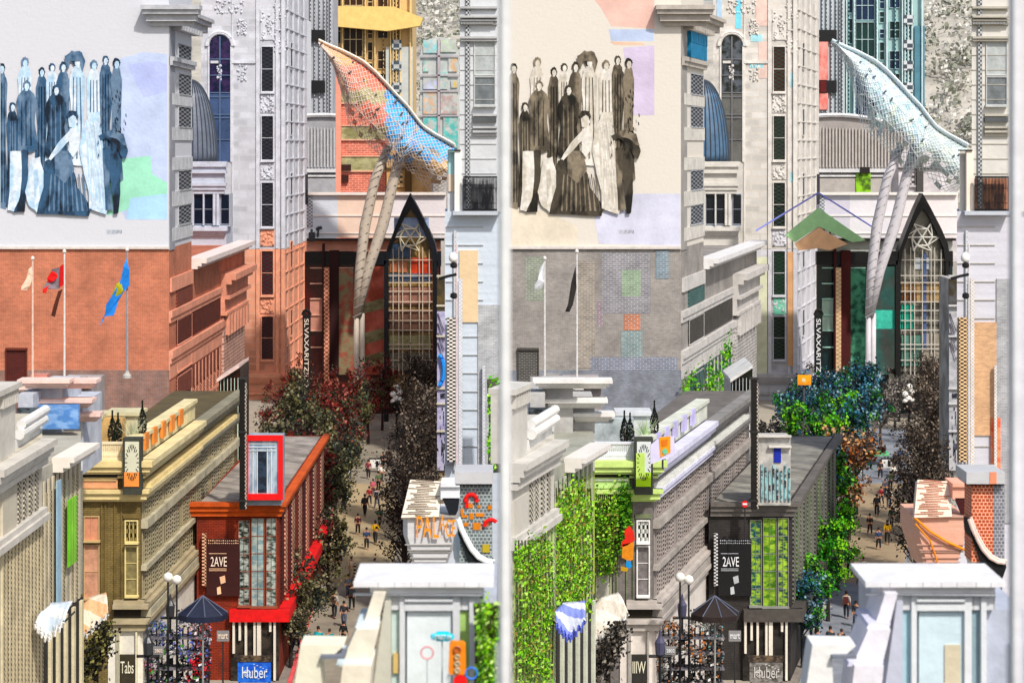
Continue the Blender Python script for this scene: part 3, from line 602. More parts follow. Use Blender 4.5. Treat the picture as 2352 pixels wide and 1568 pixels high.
    # rooftop blocks behind the balustrade
    r = MB()
    for a, e, y0, y1, Dd in ((42, 76, 905, 1030, 104), (72, 140, 888, 1060, 106), (100, 190, 925, 1090, 107)): r.fb(q(a), q(e), y0, y1, Dd, 5)
    r.build('roof_block', mat('#c9cdd6' if k == 'L' else '#b9b8b6', var=.35), t)
    r = MB()
    for a, e, y0, Dd, oo in ((70, 145, 868, 105.4, .3), (128, 204, 868, 106.6, .4), (98, 196, 913, 106.2, .3), (150, 216, 945, 107, .2)): stack(r, q(a), q(e), ((y0, y0 + 8, oo + .5), (y0 + 8, y0 + 16, oo + .25), (y0 + 16, y0 + 22, oo)), Dd)
    r.build('roof_cornice', mat('#f3d6cc' if k == 'L' else '#eceae6', var=.25), t)
    MB().fb(q(38), q(90), 938, 1000, 103, .5).build('roof_screen', mat('#1d1f22', kind='blotch', h2='#4f5960', sx=4, sz=6), t)
    if k == 'L':
        MB().fb(q(88), q(180), 930, 985, 104.8, .4).build('tarpaulin', mat('#8fb0da', kind='blotch', h2='#5d87c0', sx=1.5, sz=3, var=.3), t)
        bn = tag(MB().ws(W2, q(142), q(161), z2(1316), z2(1160), .25, .3).build('banner', mat('#7fd23c', kind='stripe', h2='#a9dd70', var=.3, sx=.5)), 'narrow bright green vertical banner on the beige facade', 'banner')
        tag(MB().ws(W2, q(116), q(126), z2(1420), z2(1100), .25, .3).build('banner', mat('#a9c6d8', var=.3)), 'long pale blue vertical banner left of the green one', 'banner')
    return t

def awnings(k, P):
    ox = P['ox']; q = lambda u: u + ox; rd = random.Random(3)
    for i, (pts, D, lab, hh) in enumerate((([(96, 1405), (118, 1380), (170, 1382), (150, 1412), (128, 1438), (104, 1420)], 90, {'L': 'pointed white awning at the foot of the beige foreground building', 'R': 'rounded blue and white awning at the foot of the green tinted facade'}, '#e9eef2'),
                                ([(160, 1440), (176, 1408), (216, 1372), (240, 1362), (262, 1376), (262, 1398), (230, 1420), (196, 1448), (176, 1454)], 106, {'L': 'large ruffled white and orange awning below the olive brick building', 'R': 'large ruffled white awning below the grey brick building'}, '#f4ead8'))):
        t = thing('awning', lab[k], 'awning', pt(q(pts[0][0]), pts[0][1], D))
        h = hh if k == 'L' else ('#8f9be6' if i == 0 else '#f4efe8')
        TB = (([(98, 1404), (118, 1384), (168, 1380)], [(100, 1412), (128, 1440), (166, 1404)]), ([(170, 1405), (206, 1372), (244, 1360)], [(178, 1456), (222, 1428), (264, 1390)]))[i]
        m = MB(); N, M_ = 22, 8; fr = MB()
        def cv(c, f): f *= 2; a = min(int(f), 1); f -= a; return (c[a][0] + (c[a + 1][0] - c[a][0]) * f, c[a][1] + (c[a + 1][1] - c[a][1]) * f)
        g = [[None] * (M_ + 1) for _ in range(N + 1)]
        for a in range(N + 1):
            T_, B_ = cv(TB[0], a / N), cv(TB[1], a / N)
            for b in range(M_ + 1):
                f = b / M_; sc_ = .09 * math.sin(a * 1.9) * f
                g[a][b] = pt(q(T_[0] + (B_[0] - T_[0]) * f), T_[1] + (B_[1] - T_[1]) * f - 6 * math.sin(math.pi * f), D) + Vector((0, -1.6 * f + sc_ + rd.uniform(-.03, .03), sc_))
        for row in g: m.v += row
        for a in range(N):
            for b in range(M_): v0 = a * (M_ + 1) + b; m.f.append((v0, v0 + M_ + 1, v0 + M_ + 2, v0 + 1)); m.m.append(0)
        cvs = m.build('canvas', mat(h, kind='stripe', h2=('#f1c6a0' if i else '#cfdcea') if k == 'L' else ('#e4dcd2' if i else '#dfe4f8'), sx=1.2, var=.25, rough=.85, bump=.4), t, smooth=True)
        sl_ = cvs.modifiers.new('thick', 'SOLIDIFY'); sl_.thickness = .03
        s_ = MB(); [s_.tube([g[a][M_], g[a][M_] + Vector((0, .02, -.22)), g[a + 1][M_]], .05, 4) for a in range(N)]; s_.build('trim', mat('#f4f4f2' if not (k == 'R' and i == 0) else '#6c78d8', var=.1), t)
        for a in (0, N): fr.tube([g[a][M_], g[a][0] + Vector((0, .3, -.5))], .04)
        fr.build('bracket', mat('#333333'), t)

def far_left_signs(k, P):
    """things on and before the low brick block at the street's edge"""
    ox = P['ox']; q = lambda u: u + ox; rd = random.Random(51)
    D = 130; W = Wall((q(640), D), (q(745), 161)); ye = lambda py: zz(py, D)
    t = thing('corner_shop_block', {'L': 'low red brick corner block with dark board sign and bright red base band', 'R': 'low dark grey corner block with black board sign behind green trees'}[k], 'building', (xx(q(560), D), D, 0))
    MB().prism([(q(452), D), (q(640), D), (q(745), 161), (q(600), 161)], 0, ye(1160)).build('wall', mat('#963f26' if k == 'L' else '#3c3836', kind='brick', h2='#52180e' if k == 'L' else '#221f1e', sx=.3, sz=.1, var=.6), t)
    b = MB()
    for a, e, o in ((1152, 1160, .5), (1160, 1172, .35), (1172, 1184, .2)):
        b.box(xx(q(380 if k == 'L' else 455), D), xx(q(640), D) + o, D - o, D + .1, ye(e), ye(a)); b.ws(W, q(640), q(744), ye(e), ye(a), 0, o)
    b.build('cornice', mat('#c8623e' if k == 'L' else '#6a6662', var=.4), t)
    b = MB(); b.box(xx(q(530), D), xx(q(640), D) + .7, D - .7, D + .1, ye(1422), ye(1396)); b.ws(W, q(640), q(744), ye(1422), ye(1396), 0, .7)
    b.build('base_band', mat(P['e_band'], var=.35, sc=2), t)
    MB().fb(q(530), q(640), 1422, 1562, D - .25, .2).build('shop_wall', mat('#3c342c' if k == 'L' else '#2c2825', kind='blotch', h2='#16120f', sx=1.5, sz=2.5, var=.5), t)
    p = MB()
    for i, (a_, b_) in enumerate(((534, 1500), (548, 1470), (562, 1560), (582, 1540), (590, 1540), (618, 1450), (628, 1562))): p.fb(q(a_), q(a_ + (9 if i == 4 else 5)), 1424, b_, D - .5, .3)
    p.build('shop_pier', mat('#e8e2d6', var=.2), t)
    MB().prism([(q(462), D + 1), (q(634), D + 1), (q(736), 160), (q(608), 160)], ye(1160), ye(1157)).build('roof', mat('#8a837c' if k == 'L' else '#7a7874', kind='blotch', h2='#a8a098' if k == 'L' else '#929088', sx=.8, sz=1, var=.5), t)
    rb = MB(); rb.fb(q(575), q(612), 1110, 1150, 140, 3); rb.fb(q(620), q(640), 1118, 1150, 146, 2); rb.fb(q(660), q(676), 1104, 1130, 154, 2); rb.build('roof_box', mat('#b5ab9e' if k == 'L' else '#a9a8a4', var=.4), t)
    for i in range(12):
        a = 644 + i * 8.3; e = a + 5; MB().ws(W, q(a), q(e), ye(1390), ye(1188), 0, .1).build('window_strip', mat(('#2a0c08', '#7c3a2a', '#4c1610')[i % 3] if k == 'L' else ('#20261e', '#3c5a28', '#5d5a55')[i % 3], kind='check', h2='#e0b49c' if k == 'L' and i % 2 else '#5c1810' if k == 'L' else '#8b8a80', sx=.35, sz=.14, var=.5), t)
    for i, (a, e, y0, y1) in enumerate(((548, 572, 1195, 1390), (578, 606, 1190, 1392), (612, 634, 1190, 1392))):
        window(q(a), q(e), y0, y1, D, mat(('#24302a', '#86a0a6', '#3c4a44')[i] if k == 'L' else ('#1c4a50', '#4f7c2a', '#1f3c3c')[i], kind='blotch', h2='#b9c4be' if k == 'L' else '#9fc05a', sx=2, sz=4, var=.5, rough=.3), mat('#8c5240' if k == 'L' else '#8d8e88'), t, 2, 5, 1.5, .1)
    # dark board sign
    t2 = thing('board_sign', {'L': 'dark red-brown board sign with white letters on the red brick corner block', 'R': 'black board sign with white letters left of the green trees'}[k], 'sign', (xx(q(512), D), D - .4, ye(1340)))
    MB().fb(q(474), q(550), 1238, 1368, D - .3, .2).build('board', mat('#34100a' if k == 'L' else '#0a0a0c', var=.3), t2)
    m = MB()
    for y in (1240, 1246): 
        for i in range(15): m.fb(q(478 + i * 4.8), q(480.4 + i * 4.8), y + rd.uniform(-1, 1), y + 2, D - .34, .05)
    for y in (1270, 1305, 1309): m.fb(q(480), q(520), y, y + 1.3, D - .34, .05)
    m.plate([(q(506), 1322), (q(518), 1318), (q(520), 1334), (q(509), 1338)], D, .36, .04); m.plate([(q(500), 1346), (q(508), 1343), (q(510), 1360), (q(501), 1362)], D, .36, .04)
    m.build('trim_line', mat('#f0c8a8' if k == 'L' else '#b9bcc0', var=.3), t2)
    wl = mat('#fbeadb' if k == 'L' else '#f2f4f6', var=.03)
    text('2AVE', 'lettering', q(484), q(521), 1278, 1300, D - .35, wl, t2)
    m = MB().fb(q(464), q(473), 1225, 1345, D - .5, .2).build('check_strip', mat('#180c08' if k == 'L' else '#0a0a0a', kind='check', h2='#f0bfa0' if k == 'L' else '#d8d8d8', sx=.16, sz=.1), t2)
    # black pylon and framed panel on the roof
    D4 = 128
    t3 = thing('pylon', {'L': 'slender black pylon left of the red framed panel', 'R': 'slender black pylon at the dark roof, below the green tinted wing'}[k], 'pole', (xx(q(556), D4), D4, 0))
    MB().fb(q(550), q(563), 870, 1170, D4, .35).build('shaft', mat('#0f0c0a', rough=.5, var=.3), t3)
    m = MB()
    for y in (868, 990, 1148): m.fb(q(547), q(566), y, y + 4, D4 - .06, .5)
    MB(); m.build('collar', mat('#2c2a28'), t3)
    MB().fb(q(562.5), q(566), 880, 1168, D4 - .02, .2).build('edge_strip', mat('#171412', kind='check', h2='#cfc6b8', sx=.1, sz=.12), t3)
    # dark glass penthouse
    D5 = 150
    t4 = thing('glass_penthouse', {'L': 'dark glass roof room with pale sloping ledge between the red wing and the peach tower', 'R': 'dark green glass roof room with pale sloping ledge by the grey wing'}[k], 'building', (xx(q(528), D5), D5, 0))
    m = MB(); m.plate([(q(503), 868), (q(548), 845), (q(552), 845), (q(552), 1152), (q(503), 1152)], D5, .1, 5); m.build('glass_wall', glass('#2c120c' if k == 'L' else '#0d180c'), t4)
    m = MB(); m.plate([(q(500), 868), (q(551), 836), (q(551), 843), (q(500), 876)], D5, .5, 5.6); m.plate([(q(502), 998), (q(520), 990), (q(520), 1000), (q(502), 1004)], D5, .5, 1); m.build('ledge', mat('#f0d6cc' if k == 'L' else '#e6e6e2'), t4)
    m = MB()
    for i in range(6): m.fb(q(506 + i * 8), q(507 + i * 8), 868, 1150, D5 - .2, .1)
    m.fb(q(531), q(546), 955, 1004, D5 - .3, .2); m.build('glazing_bar', mat('#d9efe0' if k == 'L' else '#e4e2e6', var=.2), t4)
    D6 = 129
    t5 = thing('roof_cabinet', {'L': 'roof room with red framed window panel', 'R': 'pale stone roof room with blue and dark panels'}[k], 'cabin', (xx(q(605), D6), D6, ye(1160)))
    y0, y1 = 1000, 1148
    if k == 'L':
        MB().fb(q(566), q(646), y0 + 4, 1160, D6, 2).build('cabin_wall', mat('#9aa8b4', var=.4), t5)
        m = MB()
        for a, e, b, c in ((560, 570, y0, y1), (639, 649, y0, y1), (570, 639, y0, y0 + 12), (570, 639, y1 - 14, y1)): m.fb(q(a), q(e), b, c, D6 - .3, .25)
        m.build('frame', mat('#e8202c', var=.25, sc=3), t5)
        o = MB().fb(q(570), q(639), y0 + 12, y1 - 14, D6 - .15, .1).build('panel', mat('#8fa2b6', kind='blotch', h2='#b9c8d4', sx=2.5, sz=1.2, var=.3, rough=.3), t5)
        MB().fb(q(592), q(612), 1036, 1130, D6 - .2, .04).build('dark_pane', mat('#141c28', kind='blotch', h2='#2c3c50', sx=3, sz=5), o)
        m = MB()
        for y in (1018, 1026, 1034): m.fb(q(572), q(634), y, y + 1.5, D6 - .2, .04)
        for a in (580, 590, 613, 622): m.fb(q(a), q(a + 2), 1030, 1134, D6 - .2, .04)
        m.build('glazing_bar', mat('#e2e8ec'), o)
    else:
        MB().fb(q(566), q(640), 1004, 1160, D6, 2).build('cabin_wall', mat('#a8a8a6', kind='blotch', h2='#c6c3be', sx=2, sz=2, var=.35), t5)
        MB().fb(q(602), q(618), 1028, 1062, D6 - .08, .06).build('blue_panel', mat('#1c2c98', var=.2), t5)
        m = MB(); 
        for i in range(8): m.fb(q(572 + i * 9), q(576 + i * 9), 1066 + (i * 7) % 20, 1150, D6 - .1, .08)
        m.build('dark_pane', mat('#14303a', kind='blotch', h2='#8fc6cc', sx=3, sz=4), t5)
        m = MB(); m.fb(q(590), q(642), 1024, 1028, D6 - .3, .3); m.fb(q(566), q(642), 1000, 1004, D6 - .3, .3); m.build('ledge', mat('#d8d4ce'), t5)
    # striped slat sign and small lettered board near the pavement
    for (a, e, y0_, y1_, s_, D7) in ((498, 526, 1448, 1472, 'mart', 124), (352, 376, 1484, 1503, '2802', 108)):
        o = thing('hanging_board', {('L', 498): 'small grey lettered board over the pavement, right of the navy umbrella', ('R', 498): 'small grey lettered board over the pavement, right of the brown umbrella', ('L', 352): 'tiny grey board beside the black lamp post at the white shop', ('R', 352): 'tiny grey board beside the black lamp post at the pale pink shop'}[(k, a)], 'sign', pt(q((a + e) / 2), y1_, D7))
        MB().fb(q(a), q(e), y0_, y1_, D7, .1).build('board', mat('#8b8a8a'), o); text(s_, 'lettering', q(a + 3), q(e - 3), y0_ + 6, y1_ - 6, D7, wl, o)
        MB().tube([pt(q((a + e) / 2), y1_, D7 + .05), (xx(q((a + e) / 2), D7), D7 + .05, 0)], .05).build('post', mat('#2a2a2c'), o)
    # tall black shop name board on the tower corner
    D8 = 238
    o = thing('vertical_sign', {'L': 'tall narrow black sign with stacked white letters at the peach tower corner', 'R': 'tall narrow black sign with stacked white letters at the pale orange tower corner'}[k], 'sign', pt(q(704), 895, D8))
    MB().fb(q(695), q(713), 722, 893, D8, .35).build('board', mat('#120d0c' if k == 'L' else '#08100e', var=.2), o)
    MB().tube([pt(q(695.5), 724, D8 + .1), pt(q(699), 714, D8 + .1), pt(q(704), 711, D8 + .1), pt(q(709), 714, D8 + .1), pt(q(712.5), 724, D8 + .1)], .2, 6).build('crest', mat('#15100e'), o)
    text('SLVAXARITZILO', 'lettering', q(699), q(709), 732, 888, D8, wl, o, vert=True)
    MB().tube([pt(q(704), 893, D8 + .2), (xx(q(704), D8), D8 + .2, 0)], .12).build('post', mat('#3a3636'), o)

def highrises(k, P):
    ox = P['ox']; q = lambda u: u + ox; rd = random.Random(61); L = k == 'L'
    D = 420; t = thing('high_rise', {'L': 'cream and gold high-rise with dark brown windows behind the lattice canopy', 'R': 'teal and pale blue glass high-rise behind the lattice canopy'}[k], 'building', (xx(q(850), D), D, 0))
    MB().fb(q(752), q(946), -60, 700, D, 20).build('wall', mat('#dcc093' if L else '#a9c6c6', sc=.1, var=.15), t)
    if L:
        MB().fb(q(886), q(948), 108, 700, D - .6, .4).build('wall', mat('#c8ccca', var=.15), t)
    else:
        MB().fb(q(925), q(948), 60, 330, D - .6, .4).build('wall', mat('#5e8796', var=.25), t)
    gw = ('#3a2208', '#221405') if L else ('#132a48', '#0f3230')
    fm = mat('#eeddb6' if L else '#cfe6ea')
    for a, e, ys in ((790, 832, ((-20, 46), (52, 130), (134, 300))), (845, 855, ((-10, 20), (28, 52), (68, 88), (98, 138), (146, 190))), (868, 890, ((-30, 18), (50, 88), (118, 158), (170, 200))), (774, 782, ((-40, 30), (44, 100)))):
        for i, (y0, y1) in enumerate(ys): window(q(a), q(e), y0, y1, D, mat(gw[i % 2], var=.5, sc=.15, rough=.3), fm, t, 3 if e - a > 30 else 1, 2, .8, .3, False)
    m = MB()
    for u in (757, 762, 768, 785, 838, 860, 896, 902, 909, 918, 941): m.fb(q(u), q(u + 2.2), -60, 700, D - 1.1, 1)
    m.build('mullion', mat('#e8cfa0' if L else '#dcecee', var=.2), t)
    m = MB()
    for u in (755, 773, 787, 836, 880, 905, 912): m.fb(q(u), q(u + 1.6), -60, 700, D - .9, .8)
    m.build('dark_joint', mat('#4a3418' if L else '#1e4a50', kind='check', h2='#c9b388' if L else '#9ec4c8', sx=2, sz=.4), t)
    m = MB()
    for y in (35, 92, 140, 190): m.fb(q(900), q(922), y, y + 22, D - 1.3, .4)
    m.build('balcony', mat('#d8dce0' if not L else '#bfc2c2', kind='check', h2='#48525a', sx=1.1, sz=.8), t)
    if L:
        m = MB(); m.plate([(q(712), 14), (q(905), 16), (q(972), 42), (q(965), 60), (q(890), 72), (q(715), 56)], D - 3, .5, 3)
        m.build('roof_canopy', mat('#edd092', var=.15), t)
    # slim tower with black bands
    D = 380; t = thing('slim_tower', {'L': 'slim grey tower with two black bands, right of the bluish white tower top', 'R': 'slim tower with two black bands and a red painted corner'}[k], 'building', (xx(q(722), D), D, 0))
    MB().fb(q(704), q(764), -60, 700, D, 12).build('wall', mat('#b7bac0' if L else '#c3ccd0', sc=.15), t)
    m = MB(); m.fb(q(704), q(746), 69, 95, D - .8, .9); m.fb(q(704), q(746), 185, 213, D - .8, .9); m.build('black_band', mat('#0c0d10', rough=.5), t)
    m = MB()
    for u in (712, 722, 733, 744, 752, 758): m.fb(q(u), q(u + 1.4), -60, 262, D - .5, .5)
    m.build('mullion', mat('#4d5058', kind='check', h2='#c9ccd0', sx=2, sz=.35), t)
    if not L:
        m = MB(); m.fb(q(700), q(726), 96, 184, D - .7, .6); m.fb(q(706), q(726), 214, 252, D - .7, .6); m.build('red_panel', mat('#d98078', kind='blotch', h2='#e8a49c', sx=.8, sz=.5), t)
        MB().fb(q(708), q(722), 186, 212, D - .95, .1).build('red_panel', mat('#5c0f12'), t)
    D = 345
    t = thing('slender_building', {'L': 'narrow white building between the bluish tower and the slim grey tower', 'R': 'narrow white building between the cream tower and the red cornered tower'}[k], 'building', (xx(q(696), D), D, 0))
    MB().fb(q(690), q(704), 45, 1000, D, 8).build('wall', mat('#eceef2', var=.08), t)
    m = MB()
    for y in range(60, 560, 26): m.fb(q(690), q(704), y, y + 2, D - .4, .4)
    m.build('ledge', mat('#c5c8ce'), t); MB().fb(q(698), q(702), 95, 235, D - .3, .3).build('window_strip', mat('#5c6068', kind='check', h2='#f0f0f2', sx=.8, sz=.35), t)
    # vaulted market hall
    D = 330; t = thing('vaulted_hall', {'L': 'low barrel vaulted grey hall just behind the left white footbridge', 'R': 'low barrel vaulted grey hall behind the pale lavender footbridge'}[k], 'building', (xx(q(820), D), D, 0))
    arc = [(q(700), 560)] + [(q(700 + 235 * i / 16), 268 + 30 * (i / 16) ** 2 * 1.5 - 6 * math.sin(math.pi * i / 16)) for i in range(17)] + [(q(935), 560)]
    m = MB(); m.plate(arc, D, 0, 14); m.build('wall', mat('#a7a8ac' if L else '#a8a3a0', var=.3, sc=.2), t)
    m = MB()
    for i in range(30): u = 706 + i * 7.5; m.fb(q(u), q(u + 3), 292 + (u - 700) * .04, 384, D - .3, .3)
    m.build('rib', mat('#c6c6c8' if L else '#c2bdb8'), t)
    m = MB(); m.tube([pt(a, b - 2, D - .3) for a, b in arc[1:-1]], .35, 6); m.fb(q(704), q(935), 388, 396, D - .8, .8); m.fb(q(704), q(935), 402, 406, D - .5, .5); m.build('ledge', mat('#dfe0e2'), t)
    MB().fb(q(700), q(936), 410, 446, D - .4, .4).build('frieze', mat('#b1b1b5' if L else '#b8b3ae'), t)
    if not L:
        MB().fb(q(790), q(824), 395, 446, D - .6, .3).build('green_panel', mat('#9ccf58', kind='blotch', h2='#4c6a2c', sx=.8, sz=.8), t)
    m = MB(); m.fb(q(800), q(822), 384, 398, D - 1, .6); m.build('roof_vent', mat('#1e1c1a'), t)
    # banded office block behind the canopy
    D = 300
    if L:
        t = thing('banded_block', 'tall coral brick block banded with olive window rows below the lattice canopy', 'building', (xx(830, D), D, 0))
        MB().fb(779, 886, 205, 1000, D, 8).build('wall', mat('#d9806e', kind='brick', h2='#eab0a0', sx=.8, sz=.3, var=.3), t)
        MB().fb(771, 783, 150, 900, D - 1, 1.2).build('corner_pier', mat('#e8a593', var=.15), t)
        for y0, y1 in ((206, 236), (290, 320), (360, 392), (588, 622), (668, 706), (752, 790), (840, 880)):
            o = MB().fb(784, 885, y0, y1, D - .15, .2).build('window_row', mat('#8c8a64', kind='blotch', h2='#b3b08c', sx=.6, sz=1.5, var=.4), t)
            m = MB(); m.fb(783, 886, y0 - 3, y0, D - .3, .3); m.fb(783, 886, y1, y1 + 3, D - .3, .3)
            m.build('sill', mat('#e3b7a2'), o)
        m = MB(); m.fb(784, 806, 378, 392, D - .5, .4); m.fb(784, 800, 402, 418, D - .5, .4); m.build('vent', mat('#34160e'), t)
        m = MB()
        for y in range(640, 900, 26): m.fb(784, 885, y, y + 7, D - .22, .2)
        m.build('shade_row', mat('#4c1812'), t)
    t = thing('sand_block', {'L': 'sand coloured block between the coral block and the black pointed gable', 'R': 'pale mauve block with small gridded windows, behind the black pointed gable'}[k], 'building', (xx(q(940), 296), 296, 0))
    MB().fb(q(888), q(1022), 345, 600, 296, 6).build('wall', mat('#d6b488' if L else '#c4bfc2', kind='blotch', h2='#c9a274' if L else '#d9d4d6', sx=.4, sz=.4, var=.35), t)
    for a, e, y0, y1 in ((902, 926, 262, 300), (902, 926, 395, 425), (890, 900, 430, 440)):
        if y0 > 340: window(q(a), q(e), y0, y1, 296, mat('#4d4030' if L else '#3e3a3c', kind='check', h2='#d9b98c' if L else '#c9c4c8', sx=.45, sz=.35), mat('#cfb086' if L else '#bdb8ba'), t, 1, 1, .8, .15)
    m = MB(); m.fb(q(888), q(1022), 385, 389, 295.7, .3); m.fb(q(930), q(945), 325, 446, 295.4, .6); m.build('pier', mat('#5a4326' if L else '#4a4846'), t)
    if L:
        t = thing('arched_shade', 'pale blue rounded screen panel with coloured panes on the hillside right of the high-rise', 'window', (xx(1010, 290), 290, 0))
        c = [(965, 345)] + [(1010 - 45 * math.cos(math.pi * i / 12), 130 - 45 * math.sin(math.pi * i / 12)) for i in range(13)] + [(1055, 345)]
        MB().plate(c, 290, 0, .4).build('screen', mat('#b9c3c3', kind='blotch', h2='#c8ccc8', sx=.5, sz=.5, var=.2), t)
        for a, e, y0, y1, h in ((972, 1004, 92, 122, '#9fd2d6'), (1012, 1048, 92, 120, '#c2d2bc'), (972, 985, 140, 165, '#7fc0b2'), (972, 1004, 178, 205, '#c6cdf0'), (1030, 1050, 135, 165, '#d8b894'), (1010, 1028, 165, 205, '#a6c8c4'), (1036, 1050, 185, 202, '#ecc964'), (972, 1004, 212, 262, '#dbb99c'), (1012, 1050, 212, 262, '#bca8a4'), (972, 1008, 268, 340, '#7cc8c4'), (1018, 1052, 268, 340, '#74c4be')):
            MB().fb(a, e, y0, y1, 289.8, .15).build('pane', mat(h, kind='blotch', h2='#c4c8c4', sx=1.5, sz=1.5, var=.3), t)
        m = MB(); m.fb(1005, 1011, 88, 345, 289.6, .2); [m.fb(967, 1054, y, y + 3, 289.6, .2) for y in (128, 172, 208, 264)]
        m.build('bar', mat('#bcb4b8'), t)
        MB().tube([(xx(1010, 290.3), 290.3, 0), (xx(1010, 290.3), 290.3, zz(345, 290.3))], 1.2).build('post', mat('#b5b2ae'), t)

def lattice_tree(k, P):
    ox = P['ox']; q = lambda u: u + ox; D = 245; L = k == 'L'; rd = random.Random(71)
    t = thing('steel_tree_sculpture', {'L': 'forked steel tree sculpture with coral and sky blue lattice canopy', 'R': 'forked white steel tree sculpture with icy pale lattice canopy'}[k], 'sculpture', (xx(q(819), D), D, 0))
    sm = mat('#c9beb0' if L else '#cbc8cc', rough=.5, var=.15)
    tr = MB()
    for dx, dy in ((0, 0), (.6, .3)): tr.tube([(xx(q(819), D) + dx, D + dy, 0)] + [pt(q(u), y, D) + Vector((dx, dy, 0)) for u, y in ((818, 850), (819, 720))], [.36, .34, .3], 8)
    tr.build('trunk', sm, t, smooth=True)
    for pts, r in ((((820, 725), (826, 620), (838, 520), (862, 410), (893, 335)), .55), (((822, 725), (845, 620), (880, 515), (905, 410), (925, 330)), .58)):
        m = MB(); m.tube([pt(q(u), y, D) for u, y in pts], [r * .8, r, r * 1.1, r, r * .8], 10); m.build('branch', sm, t, smooth=True)
        m = MB()
        for i in range(len(pts) - 1):
            for s in range(5):
                a = pts[i][0] + (pts[i + 1][0] - pts[i][0]) * s / 5; b = pts[i][1] + (pts[i + 1][1] - pts[i][1]) * s / 5
                m.tube([pt(q(a - 9), b + 4, D - .5), pt(q(a + 9), b - 6, D - .5)], .07, 4)
        m.build('lattice_strut', mat('#8f867c' if L else '#8e8c90'), t)
    top = ((733, 97), (760, 110), (788, 121), (812, 133), (836, 146), (862, 168), (887, 194), (912, 222), (938, 249), (955, 272), (971, 293), (998, 311), (1026, 326), (1045, 337))
    low = ((742, 110), (765, 150), (776, 185), (790, 232), (800, 285), (822, 312), (845, 330), (865, 352), (888, 372), (905, 405), (925, 385), (950, 400), (985, 440), (1020, 440))
    N = 36; M = 12
    def cur(c, s): s *= len(c) - 1; i = min(int(s), len(c) - 2); f = s - i; return (c[i][0] + (c[i + 1][0] - c[i][0]) * f, c[i][1] + (c[i + 1][1] - c[i][1]) * f)
    G = []
    for i in range(N + 1):
        a, b = cur(top, i / N), cur(low, i / N); row = []
        for j in range(M + 1):
            f = j / M; bulge = 9 * math.sin(math.pi * f); row.append(pt(q(a[0] + (b[0] - a[0]) * f), a[1] + (b[1] - a[1]) * f, D) + Vector((0, -bulge * .3 + rd.uniform(-.06, .06), 0)))
        G.append(row)
    m = MB()
    for i in range(N):
        for j in range(M):
            e = .038
            m.tube([G[i][j], G[i + 1][j + 1]], e, 4); m.tube([G[i + 1][j], G[i][j + 1]], e, 4)
            if j % 4 == 0: m.tube([G[i][j], G[i + 1][j]], e, 4)
    m.build('lattice', mat('#e6d8cc' if L else '#e9f1f4', rough=.4, var=.1), t)
    m = MB()
    for j in (0, .5, 1): m.tube([g[0] + Vector((0, -.2 - j * .5, .25 * j)) for g in G], .13, 6)
    m.build('rim', mat('#f7efdf' if L else '#ecf6fa', rough=.4, var=.1), t)
    cols = ['#ee8674', '#aaa67c', '#f2b880', '#5cb4f4', '#3a8cdc', '#d2ae7c', '#e9d2ac'] if L else ['#d2e8ee', '#b4d0da', '#d6e0d2', '#c6d6ea', '#a4c6ce', '#e0f2f4', '#b9c6c6']
    ms = [mat(c, var=.4, sc=1.2, rough=.5) for c in cols]; m = MB(); m2 = MB()
    for i in range(N):
        for j in range(M):
            c = (G[i][j] + G[i + 1][j + 1]) / 2; u = CX + c.x * F / c.y - ox; y = HY + (H - c.z) * F / c.y
            if L:
                if u > 886: ci = (3 if rd.random() < .9 else 4) if y < 371 else rd.choice((5, 5, 6))
                elif y < 150: ci = 2 if u < 810 else 0
                else: ci = 1 if (206 < y < 238 or 290 < y < 322 or 360 < y) else 0
            else: ci = rd.choice((0, 0, 1, 2, 3, 4, 5)) if y < 330 and u < 945 else rd.choice((6, 6, 2))
            r_ = rd.random()
            if r_ < (.97 if j < M * .55 else .5 if j < M * .8 else .15):
                b = len(m.v); off = Vector((0, .05, 0)); m.v += [G[i][j] + off, G[i + 1][j] + off, G[i + 1][j + 1] + off, G[i][j + 1] + off]
                m.f.append((b, b + 1, b + 2, b + 3)); m.m.append(ci)
                if rd.random() < .05: 
                    sh = (G[i][j] * .6 + G[i + 1][j + 1] * .4) + Vector((0, -.1, 0)); m2.tube([sh, sh + Vector((rd.uniform(.1, .5), 0, rd.uniform(.1, .4)))], .1, 4)
    m.build('membrane', ms, t); m2.build('clip', mat('#6e665e' if L else '#5c6a70'), t)

